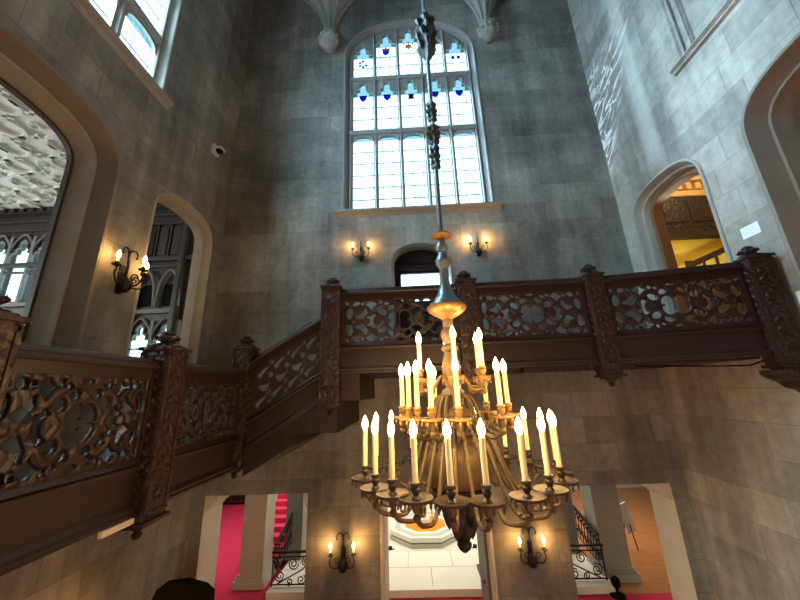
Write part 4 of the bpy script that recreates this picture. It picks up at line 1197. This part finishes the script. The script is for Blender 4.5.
# raised strapwork on the ceiling
m = MB()
def flat_ring(cx, cy, r0, r1, a0=0, a1=2 * PI, n=20):
    pts_o = [(cx + r1 * math.cos(a0 + (a1 - a0) * i / n), cy + r1 * math.sin(a0 + (a1 - a0) * i / n)) for i in range(n + 1)]
    pts_i = [(cx + r0 * math.cos(a0 + (a1 - a0) * i / n), cy + r0 * math.sin(a0 + (a1 - a0) * i / n)) for i in range(n + 1)]
    zt, zb = SZ + .01, SZ - .08
    o0 = [m.bm.verts.new((x, y, zb)) for x, y in pts_o]; i0 = [m.bm.verts.new((x, y, zb)) for x, y in pts_i]
    o1 = [m.bm.verts.new((x, y, zt)) for x, y in pts_o]; i1 = [m.bm.verts.new((x, y, zt)) for x, y in pts_i]
    for k in range(n):
        m.bm.faces.new((o0[k], o0[k + 1], i0[k + 1], i0[k])); m.bm.faces.new((o0[k], o1[k], o1[k + 1], o0[k + 1])); m.bm.faces.new((i0[k], i0[k + 1], i1[k + 1], i1[k]))
PX = 1.2; K = PX / 1.7
for ix in range(8):
    for iy in range(8):
        cx, cy = -14.2 + ix * PX, -.4 + iy * PX
        flat_ring(cx, cy, .10 * K, .16 * K, n=12)
        for q in range(4):
            a = q * PI / 2
            flat_ring(cx + .85 * K * math.cos(a), cy + .85 * K * math.sin(a), .33 * K, .43 * K, a + PI - 1.9, a + PI + 1.9, 14)
            c, s = math.cos(a + PI / 4), math.sin(a + PI / 4)
            R = Matrix.Translation((cx + .62 * K * c, cy + .62 * K * s, 0)) @ Matrix.Rotation(a + PI / 4, 4, 'Z')
            m.box(-.14, .14, -.035, .035, SZ - .07, SZ + .01, R)
            m.box(-.035, .035, -.18, .18, SZ - .07, SZ + .01, R)
struct(m.build('ceiling_strapwork', 'plaster'))
# far wall of the salon: dark panelling with traceried windows
WINS = [(-12.0, 3.0, 5.0, 3), (-7.35, .5, 2.1, 2)]
holes = []; sal = sempty('window_4')
wb = MB()
for (xc, z0, zt, nl) in WINS:
    w = .62
    for k in range(nl):
        x = xc + (k - (nl - 1) / 2) * .74
        holes.append(light_hole(x, w, z0, zt, True))
        g = MB(); vs = [g.bm.verts.new(p) for p in ((x - .36, SY + .06, z0 - .05), (x + .36, SY + .06, z0 - .05), (x + .36, SY + .06, zt + .05), (x - .36, SY + .06, zt + .05))]; g.bm.faces.new(vs); g.build('glass_pane', 'glassX', sal)
        MB().box(x - .33, x + .33, SY + .0, SY + .03, z0 + (zt - z0) * .56, z0 + (zt - z0) * .56 + .04).build('saddle_bar', 'iron', sal)
        h = light_hole(x, w, z0, zt, True)[2:]
        MB().tube([(p[0], SY - .03, p[1]) for p in h], .03, 6).build('head_moulding', 'winstone', sal, 40)
        MB().tube(hermite([(x - .40, SY - .05, zt - .5), (x - .28, SY - .06, zt - .12), (x, SY - .06, zt + .18), (x + .28, SY - .06, zt - .12), (x + .40, SY - .05, zt - .5)]), .035, 6).build('head_moulding', 'winstone', sal, 40)
    for k in range(nl + 1):
        x = xc + (k - nl / 2) * .74; MB().box(x - .05, x + .05, SY - .10, SY + .02, z0 - .1, zt + .1, bevel=.02).build('mullion', 'winstone', sal)
    MB().box(xc - nl * .40 - .1, xc + nl * .40 + .1, SY - .14, SY + .02, z0 - .2, z0 - .08, bevel=.02).build('window_sill', 'winstone', sal)
wb.plate([(-16.2, GL), (WL - .3, GL), (WL - .3, SZ), (-16.2, SZ)], holes, lambda x, z: (x, SY, z), (0, .12, 0))
struct(wb.build('wall_salon_rear', 'panelwood'))
m = MB()
for z, h, d in ((5.86, .19, .22), (5.60, .10, .10), (5.30, .06, .08), (4.05, .14, .14), (3.86, .07, .08)): m.box(-16, WL - .52, SY - d, SY, z, z + h, bevel=.02)
for i in range(34):
    x = -15.9 + i * .31; m.box(x, x + .16, SY - .30, SY - .20, 5.88, 6.0, bevel=.02)
struct(m.build('trim_19', 'panelwood'))
m = MB()
for i in range(9):
    x = -9.0 + i * .42
    m.box(x, x + .05, SY - .06, SY, 4.2, 5.3); m.box(x + .10, x + .37, SY - .05, SY, 4.28, 5.22, bevel=.03)
for x in (-8.1, -6.75): m.box(x - .07, x + .07, SY - .22, SY, GL, 5.3, bevel=.02)
struct(m.build('trim_20', 'panelwood'))
# niche heads between panelling and window
m = MB()
for x in (-7.75, -7.02):
    m.tube(hermite([(x - .34, SY - .10, 2.6), (x - .26, SY - .12, 3.35), (x, SY - .12, 3.72), (x + .26, SY - .12, 3.35), (x + .34, SY - .10, 2.6)]), .045, 6)
m.box(-8.1, -6.7, SY - .10, SY, 2.42, 2.55, bevel=.02)
struct(m.build('trim_21', 'winstone', None, 40))
for x in (-7.75, -7.02): struct(MB().box(x - .2, x + .2, SY - .04, SY - .01, 2.65, 3.3).build('trim_22', 'black'))

# ------------------------------------------------------------------ rooms beyond the right openings
struct(MB().box(WR + .3, 11.2, .5, 12.2, G - .2, G).build('floor_study', 'floorwood'))
struct(MB().box(WR + .3, 11.2, .5, 12.2, 6.6, 6.75).build('ceiling_study', 'ceilorn'))
struct(MB().box(10.6, 10.8, .5, 9.8, G, 6.6).build('wall_study_right', 'yellow'))
struct(MB().box(WR + .3, 10.6, 9.6, 9.8, G, 6.6).build('wall_study_rear', 'yellow'))
struct(MB().box(WR + .3, 10.8, .5, .7, G, 6.6).build('wall_study_front', 'brownwood'))
struct(MB().box(WR + .3, WR + .6, YB, 9.6, G, 6.6).build('wall_study_left', 'yellow'))
m = MB(); m.box(6.4, 10.6, 9.50, 9.6, 4.66, 5.75, bevel=.02); m.box(6.4, 10.6, 9.42, 9.6, 4.58, 4.70, bevel=.02); m.box(6.4, 10.6, 9.36, 9.6, 4.27, 4.56, bevel=.02); m.box(6.4, 10.6, 9.52, 9.6, G, 2.95, bevel=.02)
for k in range(5): m.box(6.6 + k * .82, 7.3 + k * .82, 9.47, 9.52, 4.84, 5.6, bevel=.03)
struct(m.build('trim_23', 'carvedark'))
m = MB(); m.box(6.3, 10.6, 9.45, 9.6, 5.75, 5.95, bevel=.03); m.box(6.3, 10.6, 9.28, 9.6, 6.22, 6.36, bevel=.03); m.box(6.3, 10.6, 9.2, 9.6, 6.40, 6.6, bevel=.03)
for k in range(14): m.box(6.4 + k * .30, 6.58 + k * .30, 9.38, 9.6, 5.95, 6.20, bevel=.03)
struct(m.build('trim_24', 'ceilorn'))
struct(MB().box(9.12, 9.3, .7, 7.6, G, 6.6).build('wall_library', 'ceilorn'))
t = thing('sloping_handrail', 'dark sloping wooden stair rail against the yellow wall in the right doorway', 'handrail', (8.6, 9.3, 3.4))
m = MB(); m.prism([(-.3, -.22), (1.6, .55), (1.6, .72), (-.1, .05), (-.3, .05)], lambda x, z: (x, -.04, z), lambda x, z: (x, .04, z)); m.build('rail', 'carvedark', t)
for q in range(5): MB().box(-.2 + q * .4, -.15 + q * .4, -.025, .025, G - 3.4, -.16 + q * .16).build('baluster', 'carvedark', t)
t = thing('exit_sign', 'small red lit sign inside the right doorway', 'sign', (WR + .42, 6.03, 3.27))
MB().box(-.03, .03, -.10, .0, -.06, .06, bevel=.006).build('sign_box', 'red', t)
